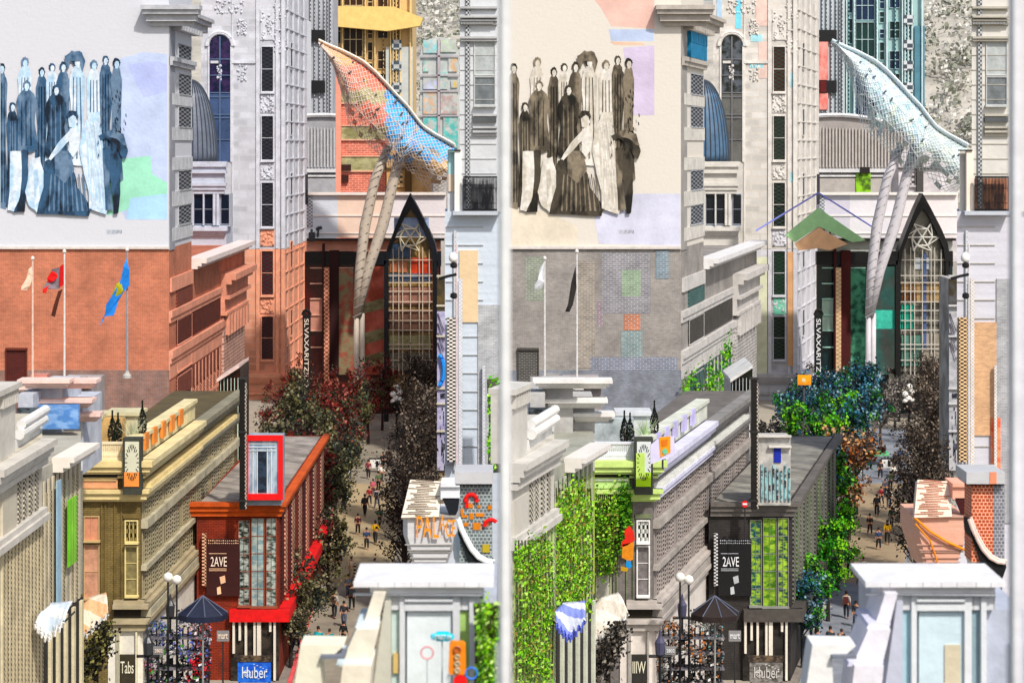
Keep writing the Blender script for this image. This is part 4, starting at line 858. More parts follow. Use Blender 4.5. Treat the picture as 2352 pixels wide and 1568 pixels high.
def footbridge(k, P):
    ox = P['ox']; q = lambda u: u + ox; D = 258; L = k == 'L'; rd = random.Random(81)
    t = thing('footbridge', {'L': 'enclosed footbridge, parapet tinted cream and pink, red-brown glass below', 'R': 'enclosed footbridge with pale lavender parapet and dark green glass'}[k], 'bridge', (xx(q(860), D), D, 0))
    segs = ((704, 776, '#dde1e8' if L else '#dfdbe6'), (776, 888, P['br_w']), (888, 1024, '#ece6e8' if L else '#f0e9ea'))
    for a, e, h in segs: MB().fb(q(a), q(e), 444, 546, D - .3, 2).build('parapet', mat(h, var=.08, sc=.5), t)
    m = MB(); m.fb(q(704), q(1024), 442, 448, D - .8, .9); m.fb(q(704), q(1024), 494, 497, D - .4, .3); m.fb(q(704), q(1024), 535, 537, D - .4, .3)
    m.build('cap', mat('#f2efe9' if not L else '#efe6df', var=.05), t)
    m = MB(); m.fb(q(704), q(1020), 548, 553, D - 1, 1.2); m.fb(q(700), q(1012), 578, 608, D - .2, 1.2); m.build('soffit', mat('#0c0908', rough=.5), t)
    m = MB(); m.fb(q(704), q(1012), 553, 578, D - .1, 1); m.build('fascia', mat('#d9a08c' if L else '#c6c8c2'), t)
    if not L:
        m = MB(); m.plate([(q(628), 540), (q(704), 478), (q(812), 552), (q(780), 556), (q(704), 520), (q(650), 556)], D - 2.3, .2, .8); m.build('green_gable', mat('#a9d2a0', var=.15), t)
        m = MB(); m.plate([(q(650), 560), (q(704), 522), (q(770), 560), (q(730), 575), (q(704), 570), (q(660), 575)], D - 2.5, .2, .6); m.build('sand_gable', mat('#dcb492', var=.15), t)
        m = MB(); m.tube([pt(q(704), 443, D - 3), pt(q(826), 520, D - 3)], .1, 5); m.tube([pt(q(704), 443, D - 3), pt(q(560), 530, D - 3)], .1, 5); m.build('gable_line', mat('#8c90dc'), t)
    # glazed wall below, transoms and posts
    MB().fb(q(700), q(1012), 608, 1000, D + .4, .5).build('glass_wall', glass(P['glaz']), t)
    m = MB()
    for y in (577, 614, 650, 685, 722, 758, 796): m.fb(q(712), q(812), y, y + 2.5, D - .1, .2)
    m.build('transom', mat('#e7b8a4' if L else '#b9e2d2', var=.2), t)
    m = MB(); m.fb(q(712), q(740), 688, 722, D + .1, .1); m.fb(q(712), q(740), 725, 758, D + .1, .1); m.build('blind', mat('#c89484' if L else '#a3b8ac'), t)
    m = MB(); m.fb(q(744), q(756), 615, 900, D - .9, 1); m.build('post', mat(P['post'], kind='check', h2='#8c5a48' if L else '#b59c80', sx=.35, sz=.25), t)
    m = MB(); m.fb(q(740), q(745), 560, 880, D - .7, .8); m.fb(q(756), q(778), 575, 860, D - .5, .6); m.build('dark_post', mat('#2c0a06' if L else '#45130c', var=.4), t)
    if L:
        MB().fb(778, 812, 618, 860, D - .3, .3).build('blind', mat('#a0584c', kind='blotch', h2='#8c8468', sx=.8, sz=.8), t)
    else:
        MB().fb(q(778), q(812), 618, 860, D - .3, .3).build('blind', mat('#1e4a3c', kind='blotch', h2='#5c9a7c', sx=.8, sz=.8), t)
    MB().fb(q(828), q(884), 612, 860, D - .3, .3).build('infill_wall', mat('#d07c6c' if L else '#8d968e', kind='blotch', h2='#a85848' if L else '#7ab0a2', sx=.5, sz=.35, var=.3), t)
    if L:
        for y0, y1 in ((684, 708), (752, 778), (806, 832)):
            m = MB(); m.plate([(q(829), y0 + 14), (q(883), y0), (q(883), y1), (q(829), y1 + 14)], D - .3, .05, .05); m.build('olive_band', mat('#a09a78', kind='blotch', h2='#7c7858', sx=1, sz=1.5), t)
    m = MB(); m.fb(q(701), q(707), 400, 470, D - .9, .3)
    for a in (712, 716, 721): m.tube([pt(q(a), 555, D - 1), pt(q(a), 540 - (a % 3) * 7, D - 1)], .16, 5)
    m.tube([pt(q(730), 545, D - 1), pt(q(732), 520, D - 1)], .12, 5); m.tube([pt(q(726), 527, D - 1), pt(q(739), 522, D - 1)], .2, 5); m.build('roof_fitting', mat('#3c3c40'), t)
    MB().fb(q(705), q(718), 448, 520, D - .5, .3).build('louvre', mat('#6b6e74', kind='check', h2='#d4d6dc', sx=.25, sz=.2), t)
    # lower deck between the gable's feet
    m = MB(); m.fb(q(876), q(1000), 858, 893, D - 6.2, 3); m.build('lower_deck', mat('#c6c0b4' if L else '#b9bab4'), t)
    m = MB(); m.fb(q(872), q(1002), 853, 858, D - 6.6, 3.4)
    for i in range(7): m.fb(q(886 + i * 16), q(888 + i * 16), 858, 893, D - 6.4, .3)
    m.fb(q(930), q(946), 866, 888, D - 6.5, .3); m.build('deck_edge', mat('#1c1a18'), t)
    # black pointed gable with tracery window
    Dg = D - 7; t = thing('pointed_gable_porch', {'L': 'black pointed gable over a brown and rust tinted lattice window', 'R': 'black pointed gable over a grey traceried glass front'}[k], 'building', (xx(q(943), Dg), Dg, 0))
    m = MB(); A = [(886, 600), (888, 575), (905, 530), (925, 480), (942, 444), (962, 480), (985, 525), (1000, 560), (1006, 600)]; B = [(994, 600), (990, 570), (975, 535), (955, 495), (942, 478), (930, 498), (908, 545), (897, 575), (893, 600)]
    m.plate([(q(a), b) for a, b in A + B], Dg, .4, 2.4); gm = mat(P['gable'], rough=.45, var=.4); m.build('gable_frame', gm, t)
    m = MB(); m.fb(q(882), q(892), 598, 1000, Dg - .3, 1); m.fb(q(996), q(1006), 598, 1000, Dg - .3, 1); m.fb(q(862), q(886), 577, 608, Dg - .3, 1); m.fb(q(1004), q(1013), 577, 612, Dg - .3, 1); m.build('post', gm, t)
    ins = [(893, 900), (893, 600)] + B[::-1][1:-1] + [(994, 600), (994, 900)]
    gl = MB().plate([(q(a), b) for a, b in ins], Dg + .5, 0, .2).build('glass', mat('#6a5134' if L else '#57554e', kind='blotch', h2='#a58a5e' if L else '#8a877c', sx=.5, sz=.7, var=.5, rough=.3), t)
    n = 0
    for a, e, y0, y1, h in (((893, 942, 560, 592, '#49607c'), (942, 992, 592, 640, '#c8513e'), (896, 935, 600, 625, '#d08a6a'), (895, 990, 628, 645, '#5c6c84'), (895, 990, 660, 700, '#9c7468'), (895, 990, 710, 760, '#7a5a4c'), (895, 990, 770, 800, '#a09a74'), (895, 990, 810, 850, '#7c776a'), (905, 985, 500, 545, '#aebfe0'), (925, 960, 548, 556, '#b89a62')) if L else
                            ((925, 960, 592, 618, '#b9c0c4'), (895, 935, 650, 672, '#9a7a58'), (895, 930, 672, 690, '#6a442c'), (930, 992, 650, 695, '#a8906c'), (895, 922, 698, 755, '#2e9c84'), (830, 893, 712, 755, '#58b8a4'), (895, 940, 770, 840, '#5e8478'), (940, 985, 765, 850, '#a39c90'), (945, 952, 580, 800, '#4c5c84'))):
        n += 1; MB().fb(q(a), q(e), y0, y1, Dg + .35 - .01 * n, .05).build('pane', mat(h, kind='blotch', h2=h, sx=1, sz=1, var=.5, sc=1, rough=.35), gl)
    m = MB()
    for u in (902, 915, 924, 942, 962, 970, 985): m.fb(q(u), q(u + 1.8), 560 + abs(u - 942) * .3, 860, Dg, .12)
    for y in (596, 632, 648, 668, 692, 712, 735, 757, 790, 800, 826): m.fb(q(893), q(994), y, y + 2, Dg - .02, .12)
    m.build('glazing_bar', mat('#d8c8b4' if L else '#c6c2ba'), gl)
    m = MB(); rr = 0
    for i in range(6):
        a = math.pi * i / 3; m.tube([pt(q(942), 545, Dg - .1), pt(q(942 + 40 * math.cos(a)), 545 + 36 * math.sin(a), Dg - .1)], .09, 4); b = a + math.pi / 3
        m.tube([pt(q(942 + 24 * math.cos(a)), 545 + 22 * math.sin(a), Dg - .1), pt(q(942 + 24 * math.cos(b)), 545 + 22 * math.sin(b), Dg - .1)], .09, 4)
        m.tube([pt(q(942 + 40 * math.cos(a)), 545 + 36 * math.sin(a), Dg - .1), pt(q(942 + 24 * math.cos(b)), 545 + 22 * math.sin(b), Dg - .1)], .07, 4)
    m.build('tracery', mat('#e6dcc4' if L else '#dedcd4'), gl)
    # big lamp with a white globe hanging under the deck
    Dl = 236; t = thing('street_light', {'L': 'tall street light with cluster of white globes below the brown tinted gable', 'R': 'tall street light with cluster of white globes below the grey gable'}[k], 'street lamp', (xx(q(912), Dl), Dl, 0))
    m = MB()
    for dx, y in ((0, 915), (-7, 905), (8, 900), (3, 888), (-6, 922), (9, 918)): 
        c = pt(q(910 + dx), y, Dl); m.lathe(c, [(.05, -.35), (.28, -.2), (.36, 0), (.28, .22), (.05, .35)], 10)
    m.build('globe', mat('#f6f4ee', var=.02, rough=.3), t, smooth=True)
    m = MB(); m.lathe(pt(q(912), 945, Dl), [(.2, 0), (.6, .3), (.7, 1), (.3, 1.2)], 10); m.tube([(xx(q(912), Dl), Dl, 0), pt(q(912), 925, Dl)], .16); m.build('post', mat('#151210'), t)

def right_block(k, P):
    ox = P['ox']; q = lambda u: u + ox; D = 140; L = k == 'L'; rd = random.Random(91); e1 = 1150 if L else 1240
    t = thing('panelled_building', {'L': 'tall pale panelled building with railed balcony and pale blue lower wall', 'R': 'tall pale panelled building with railed balcony and sand orange lower wall'}[k], 'building', (xx(q(1090), D), D, 0))
    ye = lambda py: zz(py, D)
    m = MB(); m.prism([(q(1056), D), (q(e1), D), (q(e1), D + 6), (q(1056), D + 6)], ye(486), ye(-60)); m.prism([(q(1028), D + .5), (q(1056), D + .5), (q(1056), D + 5), (q(1028), D + 5)], ye(486), ye(346)); m.build('upper_wall', mat(P['rt'], var=.12, sc=.5), t)
    m = MB(); m.prism([(q(1022), D + .3), (q(e1), D + .3), (q(e1), D + 6), (q(1022), D + 6)], 0, ye(486)); m.build('lower_wall', mat(P['rlow'], var=.14, sc=.5, streak=6), t)
    if not L:
        MB().fb(q(1050), q(1113), 740, 1000, D + .2, .2).build('lower_wall', mat('#e0bd9c', kind='brick', h2='#d0a888', sx=.3, sz=.1, var=.2), t)
        MB().fb(q(1113), q(1150), 640, 1200, D + .2, .2).build('grey_wall', mat('#b0b2b6', kind='brick', h2='#c4c4c6', sx=.3, sz=.1, var=.35), t)
        MB().fb(q(1100), q(1122), 960, 1110, D + .12, .1).build('red_panel', mat('#ea6b52', kind='blotch', h2='#f0a080', sx=1, sz=2), t)
    else:
        MB().fb(q(1055), q(1098), 575, 740, D + .2, .2).build('lower_wall', mat('#e6cfae', var=.1), t)
        MB().fb(q(1098), q(1150), 700, 1080, D + .2, .2).build('grey_wall', mat('#bdc1c4', kind='brick', h2='#d0d0d2', sx=.3, sz=.1, var=.35), t)
        MB().fb(q(1030), q(1056), 346, 400, D + .4, .2).build('blue_panel', mat('#b9e0e2', var=.1), t)
        MB().fb(q(1030), q(1056), 400, 440, D + .4, .2).build('sand_panel', mat('#e6d6c2', var=.1), t)
    j = MB()
    for y in range(-10, 480, 34): j.fb(q(1057), q(1140), y, y + 1.6, D - .05, .1)
    for y in range(520, 1100, 42): j.fb(q(1024), q(1110), y, y + 1.6, D + .22, .1)
    for y, o in ((15, .3), (36, .6), (44, .45), (52, .3), (84, .4), (90, .3), (262, .2), (290, .3), (300, .35), (307, .2)): j.fb(q(1058 if y < 100 else 1086), q(1142), y, y + 5, D - o, o)
    j.build('moulding', mat('#bfc0c0' if L else '#bdb9ae', var=.2), t)
    m = MB()
    for i in range(22): m.fb(q(1059 + i * 3.4), q(1061 + i * 3.4), 50, 56, D - .4, .3)
    m.build('dentil', mat('#a9aaaa'), t)
    m = MB(); m.fb(q(1070), q(1080), -60, 486, D - .15, .15); m.build('downpipe', mat('#4f5256', kind='check', h2='#c9ccce', sx=.12, sz=.14, var=.3), t)
    m = MB(); m.fb(q(1042), q(1048), 530, 560 + 520, D + .1, .2); m.build('wire_duct', mat('#c2c4c6', kind='check', h2='#dcdde0', sx=.12, sz=.14), t)
    window(q(1091), q(1136), 178, 240, D, mat('#7d8386', var=.5, sc=1, rough=.2), mat('#c9cccc'), t, 1, 1, 2, .1, True)
    window(q(1091), q(1136), 92, 172, D, mat('#bcc2c2', var=.3, sc=1, rough=.2), mat('#d4d6d6'), t, 1, 1, 2, .1, False)
    MB().fb(q(1086), q(1140), 270, 281, D - .3, .3).build('dark_slot', mat('#55585a'), t)
    m = MB(); m.fb(q(1044), q(1060), 346, 486, D - .1, .4); m.build('white_pier', mat('#f8f6f2' if L else '#fbeee0', var=.04), t)
    m = MB(); m.fb(q(1028), q(1058), 344, 347, D - .2, .5); m.build('black_cap', mat('#101112'), t)
    m = MB(); m.fb(q(1064), q(1142), 405, 409, D - .55, .1); m.fb(q(1064), q(1142), 480, 484, D - .55, .1)
    for i in range(24): m.fb(q(1064 + i * 3.3), q(1065.3 + i * 3.3), 405, 484, D - .55, .08)
    m.build('railing', mat('#1c1d20'), t)
    MB().fb(q(1063), q(1142), 410, 484, D - .05, .1).build('balcony_door', mat('#4c4e52' if L else '#7c5a4c', kind='blotch', h2='#b9bbbe' if L else '#e0a284', sx=3, sz=.8), t)
    MB().fb(q(1040), q(1145), 485, 494, D - .6, .9).build('balcony_floor', mat('#c4cad2', var=.1), t)
    # quoined checker pier and street sign pole before it
    m = MB(); m.fb(q(1027), q(1048), 730, 1060, D - .6, .5); m.build('quoin_pier', mat('#1f2023', kind='check', h2='#f3ece4' if L else '#f2cfa6', sx=.2, sz=.12, var=.25), t)
    m = MB(); m.fb(q(1053), q(1062), 640, 1085, D - .2, .2); m.fb(q(1108), q(1114), 840, 1085, D - .2, .2); m.build('pilaster', mat('#c9ccd4' if L else '#cfc2b2', kind='check', h2='#e6e8ec', sx=.12, sz=.12), t)
    D2 = 132; t = thing('signal_mast', {'L': 'pale pole with small globe and black lamp heads before the pale blue wall', 'R': 'pale pole with small globe and black lamp heads before the sand orange wall'}[k], 'pole', (xx(q(1048), D2), D2, 0))
    MB().tube([(xx(q(1049), D2), D2, 0), pt(q(1049), 560, D2)], [.1, .06]).build('pole', mat('#e6d6d8' if L else '#d9d7da'), t)
    m = MB(); m.lathe(pt(q(1041), 604, D2), [(.05, 0), (.24, .15), (.28, .35), (.2, .55), (.04, .66)], 10); m.build('globe', mat('#fbfaf6', var=.02), t, smooth=True)
    m = MB(); m.tube([pt(q(1008), 640, D2), pt(q(1030), 634, D2), pt(q(1049), 630, D2)], .09)
    for y in (610, 680): m.lathe(pt(q(1042), y + 6, D2 - .1), [(.08, 0), (.22, .1), (.2, .3), (.05, .38)], 8)
    m.build('lamp_head', mat('#141416'), t)
    # brick shopfronts and blue-white facade between gable and block
    D3 = 172; t = thing('narrow_shop', {'L': 'narrow lilac grey shopfront with a bright blue ring mark, left of the pale blue wall', 'R': 'narrow grey shopfront left of the sand orange wall'}[k], 'building', (xx(q(1015), D3), D3, 0))
    MB().fb(q(1004), q(1042), 640, 1270, D3, 4).build('wall', mat('#b9a98c' if L else '#9d9a96', kind='blotch', h2='#8b7c5e' if L else '#c0bfbd', sx=.6, sz=.5, var=.4), t)
    MB().fb(q(1004), q(1036), 715, 1080, D3 - .2, .2).build('shop_front', mat('#a9a4c4' if L else '#a5a6aa', kind='blotch', h2='#c3c0d6' if L else '#c4c4c8', sx=1, sz=1.5, var=.3), t)
    MB().fb(q(1004), q(1036), 640, 700, D3 - .25, .2).build('dark_window', mat('#5b4c30' if L else '#55565a', kind='blotch', h2='#3c3424', sx=1, sz=1), t)
    m = MB()
    for y in (632, 700, 770, 890, 925, 988): m.fb(q(1003), q(1038), y, y + 4, D3 - .4, .3)
    m.build('ledge', mat('#d4cdbb' if L else '#cfcfd0'), t)
    m = MB(); m.fb(q(1012), q(1024), 903, 913, D3 - .3, .1)
    for _ in range(40): a, b = rd.uniform(1008, 1034), rd.uniform(930, 1070); m.fb(q(a), q(a + rd.uniform(1, 3)), b, b + rd.uniform(4, 22), D3 - .24, .1)
    m.build('shop_detail', mat('#14151c', kind='blotch', h2='#6c6c7c', sx=3, sz=3), t)
    m = MB(); st = MB()
    for i in range(4): st.tube([pt(q(1006), 720 + i * 22, D3 - .3), pt(q(1020), 760 + i * 22, D3 - .35), pt(q(1034), 735 + i * 20, D3 - .3)], .06, 4)
    st.build('cable', mat('#6d6470'), t)
    if L:
        m.tube([pt(1007 + 14 * math.sin(a) * .9, 850 - 38 * math.cos(a) * 0.9, D3 - .5) for a in [i * .26 for i in range(13)]], .16, 6); m.build('ring_mark', mat('#2f93e8', var=.1), t)

def brick_stack(k, P):
    ox = P['ox']; q = lambda u: u + ox; D = 62; L = k == 'L'
    t = thing('brick_stack', {'L': 'grey brick stack with red arcs and orange squares, under a grey slab cap', 'R': 'red and grey brick stack under a grey slab cap'}[k], 'chimney', (xx(q(1092), D), D, 0))
    zb = zz(1292, D)
    MB().fb(q(1056), q(1130), 1112, 1290, D, 1).build('brick_wall', mat('#6f7a7c' if L else '#c0593a', kind='brick', h2='#b4bcbc' if L else '#f0b8a0', sx=.11, sz=.1, var=.35, sc=3), t)
    if not L: MB().fb(q(1106), q(1131), 1112, 1292, D - .01, 1.02).build('grey_brick', mat('#7d7d86', kind='brick', h2='#aeb0b6', sx=.11, sz=.1, var=.3, sc=3), t)
    MB().fb(q(1044), q(1132), 1084, 1111, D - .25, 1.5).build('cap_slab', mat('#c6c7c9', var=.08, rough=.6), t)
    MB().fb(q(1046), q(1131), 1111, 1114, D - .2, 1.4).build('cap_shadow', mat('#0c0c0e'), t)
    if not L:
        MB().fb(q(1098), q(1113), 1084, 1111, D - .27, .05).build('cap_stain', mat('#e2977c', var=.3), t)
    m = MB()
    cv = [(1050, 1192), (1058, 1215), (1070, 1240), (1082, 1262), (1098, 1280), (1116, 1290), (1132, 1292)]
    m.tube([pt(q(a), b, D - .15) for a, b in cv], .055, 8); m.tube([pt(q(a + 4), b - 5, D - .1) for a, b in cv], .04, 8); m.build('curved_moulding', mat('#eaf0f0' if L else '#f4dcd2', var=.1), t)
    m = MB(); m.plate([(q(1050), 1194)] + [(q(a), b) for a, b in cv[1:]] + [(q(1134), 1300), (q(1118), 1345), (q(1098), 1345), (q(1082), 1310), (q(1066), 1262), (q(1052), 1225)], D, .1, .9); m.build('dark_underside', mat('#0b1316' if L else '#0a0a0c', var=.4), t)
    MB().fb(q(1092), q(1126), 1340, 2900, D + .2, .6).build('shaft', mat('#3c3f42'), t)
    if L:
        m = MB()
        for cx, cy, r, a0, a1 in ((1082, 1148, 13, -1.9, 1.9), (1128, 1208, 15, -1.6, .9)):
            m.tube([pt(cx + r * math.sin(a0 + (a1 - a0) * i / 14), cy - r * math.cos(a0 + (a1 - a0) * i / 14), D - .05) for i in range(15)], .06, 6)
        m.fb(1068, 1076, 1148, 1166, D - .06, .08); m.build('red_arc', mat('#e0262c', var=.15), t)
        m = MB()
        for a, e, y0, y1 in ((1058, 1064, 1168, 1182), (1072, 1086, 1156, 1166), (1096, 1104, 1160, 1166), (1060, 1074, 1182, 1188), (1078, 1088, 1178, 1192), (1092, 1112, 1178, 1186), (1120, 1129, 1160, 1170), (1086, 1104, 1200, 1216), (1064, 1076, 1200, 1208), (1112, 1122, 1194, 1206)): m.fb(a, e, y0, y1, D - .03, .04)
        m.build('orange_square', mat('#d88a2a', var=.3), t)
        MB().fb(1108, 1124, 1250, 1268, D - .04, .04).build('mustard_square', mat('#b6a24e', var=.2), t)
    # faceted oriel
    D = 66; t = thing('oriel_turret', {'L': 'faceted pale turret with large orange letters and slatted cream roof', 'R': 'faceted salmon tinted turret with slatted roof and orange diagonal lines'}[k], 'turret', (xx(q(985), D), D, 0))
    lt = mat(P['pal'], var=.12, sc=2, streak=7)
    m = MB(); c0 = (q(984), D + 1.2)
    def ring(px0, px1, py, dep): # six plan corners
        x0, x1 = xx(px0, D), xx(px1, D); w_ = x1 - x0; z = zz(py, D); return [Vector((x0, D + dep, z)), Vector((x0 + w_ * .1, D, z)), Vector((x0 + w_ * .92, D, z)), Vector((x1, D + dep, z)), Vector((x1, D + 2.4, z)), Vector((x0, D + 2.4, z))]
    lv = [(924, 1046, 1186, .5), (924, 1048, 1232, .5), (930, 1046, 1250, .5), (944, 1030, 1292, .5), (948, 1024, 1310, .5)]
    rs = [ring(q(a), q(e), y, d_) for a, e, y, d_ in lv]
    for r in rs: m.v += r
    for j in range(len(rs) - 1):
        for i in range(6): a = j * 6; m.f.append((a + i, a + (i + 1) % 6, a + 6 + (i + 1) % 6, a + 6 + i)); m.m.append(0)
    m.f += [tuple(range(6)), tuple(range(len(m.v) - 1, len(m.v) - 7, -1))]; m.m += [0, 0]; m.build('body', lt, t)
    m = MB(); m.fb(q(922), q(1050), 1184, 1188, D - .08, .6)
    for y, a, e in ((1250, 930, 1046), (1262, 936, 1040), (1266, 938, 1038), (1280, 942, 1032), (1290, 944, 1030)): m.fb(q(a), q(e), y, y + 1.6, D - .05, .1)
    m.build('joint', mat('#a9a6a2' if L else '#c8a698'), t)
    rt = [(940, 1108), (1014, 1112), (1008, 1184), (922, 1186)]
    m = MB(); p = [pt(q(a), b, D) + Vector((0, .6 if b < 1150 else -.15, 0)) for a, b in rt]
    m.v = p + [v + Vector((0, .35, -.12)) for v in p]; m.f = [(0, 1, 2, 3), (7, 6, 5, 4), (0, 4, 5, 1), (1, 5, 6, 2), (2, 6, 7, 3), (3, 7, 4, 0)]; m.m = [0] * 6
    rf = m.build('roof', mat(P['roofw'], var=.25, sc=4, streak=12), t)
    m = MB(); rd = random.Random(9)
    for i in range(22):
        f = i / 22; a = p[0].lerp(p[3], f); b = p[1].lerp(p[2], f); s0, s1 = rd.uniform(0, .4), rd.uniform(.6, 1); m.tube([a.lerp(b, s0) + Vector((0, -.03, .01)), a.lerp(b, s1) + Vector((0, -.03, -.01))], .014, 4)
    m.build('slat', mat('#8c7f72' if L else '#b9806a'), rf)
    m = MB(); m.fb(q(1012), q(1058), 1110, 1118, D - .1, 1.2); m.fb(q(1012), q(1058), 1118, 1146, D, 1); m.build('dormer', mat('#eef0f4' if L else '#f4b9a4', var=.1), t)
    m = MB(); m.plate([(q(1016), 1142), (q(1056), 1142), (q(1052), 1172), (q(1044), 1186), (q(1034), 1186)], D + .1, .1, .2); m.build('dormer_opening', mat('#10141c' if L else '#3c100a'), t)
    MB().fb(q(950), q(1022), 1310, 3000, D + .5, 1.5).build('shaft', mat('#b5b2ae', kind='check', h2='#8d8b88', sx=.35, sz=.2), t)
    if L:
        om = mat('#f3a436', var=.1)
        text('PAL', 'lettering', 957, 1008, 1184, 1234, D - .12, om, t); text('A', 'lettering', 1010, 1022, 1182, 1216, D - .12, om, t); text('CE', 'lettering', 1024, 1046, 1192, 1232, D - .12, om, t)
    else:
        m = MB(); m.tube([pt(q(a), b, D - .1) for a, b in ((924, 1188), (960, 1220), (1000, 1244), (1040, 1262))], .045, 6); m.tube([pt(q(a), b, D - .1) for a, b in ((926, 1202), (960, 1240), (982, 1304))], .03, 6); m.build('orange_line', mat('#f0a050', var=.1), t)
    D = 64; t = thing('globe_finial', {'L': 'round pale grey globe on a stem right of the turret with orange letters', 'R': 'round cream globe on a stem right of the salmon turret'}[k], 'lamp', (xx(q(1062), D), D, 0))
    m = MB(); c = pt(q(1063), 1308, D); m.lathe(c, [(.06, 0), (.16, .12), (.26, .35), (.3, .65), (.27, .95), (.15, 1.15), (.05, 1.22)], 14); m.build('globe', mat('#c9d6dc' if L else '#dcd2c8', var=.2, rough=.3), t, smooth=True)
    m = MB(); m.tube([(c.x, c.y, 0), c], .06); m.build('stem', mat('#7c7f84'), t)

def parapet(k, P):
    """white rooftop edge close to the camera"""
    ox = P['ox']; q = lambda u: u + ox; D = 27; L = k == 'L'; e1 = 1140 if L else 1176
    t = thing('foreground_rooftop', {'L': 'white rooftop parapet close by with cream and lime tints, in front of the street', 'R': 'white and icy blue rooftop parapet close by, lower right'}[k], 'rooftop', (xx(q(950), D), D, 0))
    ym = mat('#f4f4f6', var=.18, sc=2.5, rough=.5); cm = mat('#f2ecdc' if L else '#f3f1f8', var=.18, sc=2.2, rough=.5)
    m = MB(); m.fb(q(812), q(1134), 1336, 1348, D - .2, 1.2); m.fb(q(850), q(1110), 1348, 1362, D - .1, 1); m.build('coping', ym, t)
    m = MB(); m.fb(q(862), q(1110), 1362, 1400, D, .9); m.build('fascia', mat('#dfe1e4', var=.06), t)
    m = MB(); m.fb(q(884), q(e1), 1400, 2600, D + .12, 3); m.build('wall', mat('#bfc3cc' if L else '#c0c6d4', var=.25, sc=1.8, rough=.5), t)
    m = MB()
    for a, e in ((884, 898), (918, 930), (1040, 1056), (1078, 1090)): m.fb(q(a), q(e), 1364, 1700, D - .04, .2)
    m.fb(q(930), q(1040), 1388, 1402, D - .05, .2); m.fb(q(930), q(1040), 1376, 1381, D - .08, .2); m.build('frame', mat('#e8ecee' if not L else '#dcdfe2', var=.06), t)
    j_ = MB()
    for u in (868, 906, 944, 986, 1022, 1066, 1100): j_.fb(q(u), q(u + .8), 1337, 1348, D - .205, .01)
    for u in (886, 1060, 1108): j_.fb(q(u), q(u + 1), 1362, 1398, D - .008, .01)
    for y in (1440, 1490, 1540): j_.fb(q(884), q(932), y, y + 1, D + .11, .02); j_.fb(q(1042), q(1090), y, y + 1, D + .11, .02)
    j_.build('joint', mat('#8f9296', var=.3), t); g_ = MB(); g_.tube([pt(q(812), 1364, D - .1), pt(q(1110), 1366, D - .1)], .018, 6); g_.build('gutter', mat('#a9aeb4', rough=.4), t)
    w_ = MB().fb(q(935), q(1038), 1404, 1700, D + .02, .06).build('window_glass', mat('#dceef4' if not L else '#eef6f8', var=.12, sc=.9, rough=.25), t)
    MB().fb(q(898), q(918), 1402, 1700, D + .05, .06).build('side_glass', mat('#b4d2dc' if not L else '#cfe0dc', var=.2, sc=.9, rough=.25), t)
    MB().fb(q(1056), q(1078), 1402, 1700, D + .05, .06).build('side_glass', mat('#9fb4bc' if not L else '#b6d48c', var=.2, sc=.9, rough=.25), t)
    if not L: MB().fb(q(994), q(1030), 1480, 1700, D, .03).build('blind', mat('#d8cfb8', var=.15), t)
    if L:
        MB().fb(1092, 1128, 1402, 1700, D + .04, .06).build('lime_panel', mat('#c9df96', kind='blotch', h2='#dfe8d8', sx=.8, sz=.4, var=.1), t)
        MB().fb(903, 915, 1500, 1545, D - .0, .05).build('sand_panel', mat('#dcc38c'), t)
    # stepped slabs climbing from lower left
    for i, (x0, x1, y0, y1, tp) in enumerate(((845, 882, 1362, 1432, 20), (800, 866, 1445, 1520, 30), (775, 850, 1528, 1720, 20))):
        m = MB(); m.plate([(q(x0 + tp * .6), y0), (q(x1 + 4), y0), (q(x1 - 14), y1), (q(x0 - tp * .5), y1)], D - .3 - i * .25, 0, .8); m.build('step_face', cm, t)
        m = MB(); m.plate([(q(x0 - 26), y1), (q(x1 - 12), y1), (q(x1 - 16), y1 + 9), (q(x0 - 30), y1 + 9)], D - .45 - i * .25, 0, .9); m.build('step_nosing', mat('#dbe8ee' if L else '#dcdcec', var=.08), t)
    m = MB(); m.plate([(q(884), 1380), (q(898), 1380), (q(898), 1720), (q(838), 1720)], D - .12, 0, 1); m.build('string_wall', mat('#c9c9be' if L else '#c6cad8', var=.08), t)
    # low pale canopy at the foot
    m = MB(); m.plate([(q(690), 1480), (q(790), 1482), (q(770), 1500), (q(735), 1510), (q(745), 1720), (q(655), 1720)], D - 1.2, 0, .5); m.build('side_canopy', mat('#f1f1ee' if not L else '#f0ecd8', var=.05), t)
    m = MB(); m.fb(q(736), q(792), 1505, 1512, D - 1.3, .4); m.build('canopy_edge', mat('#7d828c'), t)
    t = thing('window_post', {'L': 'blurred white upright post very close by, near the centre of the view', 'R': 'blurred white upright post very close by, at the right edge'}[k], 'post', (xx(q(1160), 11), 11, 18))
    m = MB(); m.fb(q(1146), q(1173), -200, 1900, 11, .05); m.build('post', mat('#eceded' if L else '#e9e9ee', var=.04, rough=.4), t); m = MB(); m.fb(q(1150), q(1154), -200, 1900, 10.98, .02); m.build('seal', mat('#bfc6c8', rough=.5), t)
    m = MB(); m.fb(q(1140), q(1146), 1480, 1900, 11.01, .04); m.build('inner_strip', mat('#f6f6f6', var=.02), t)

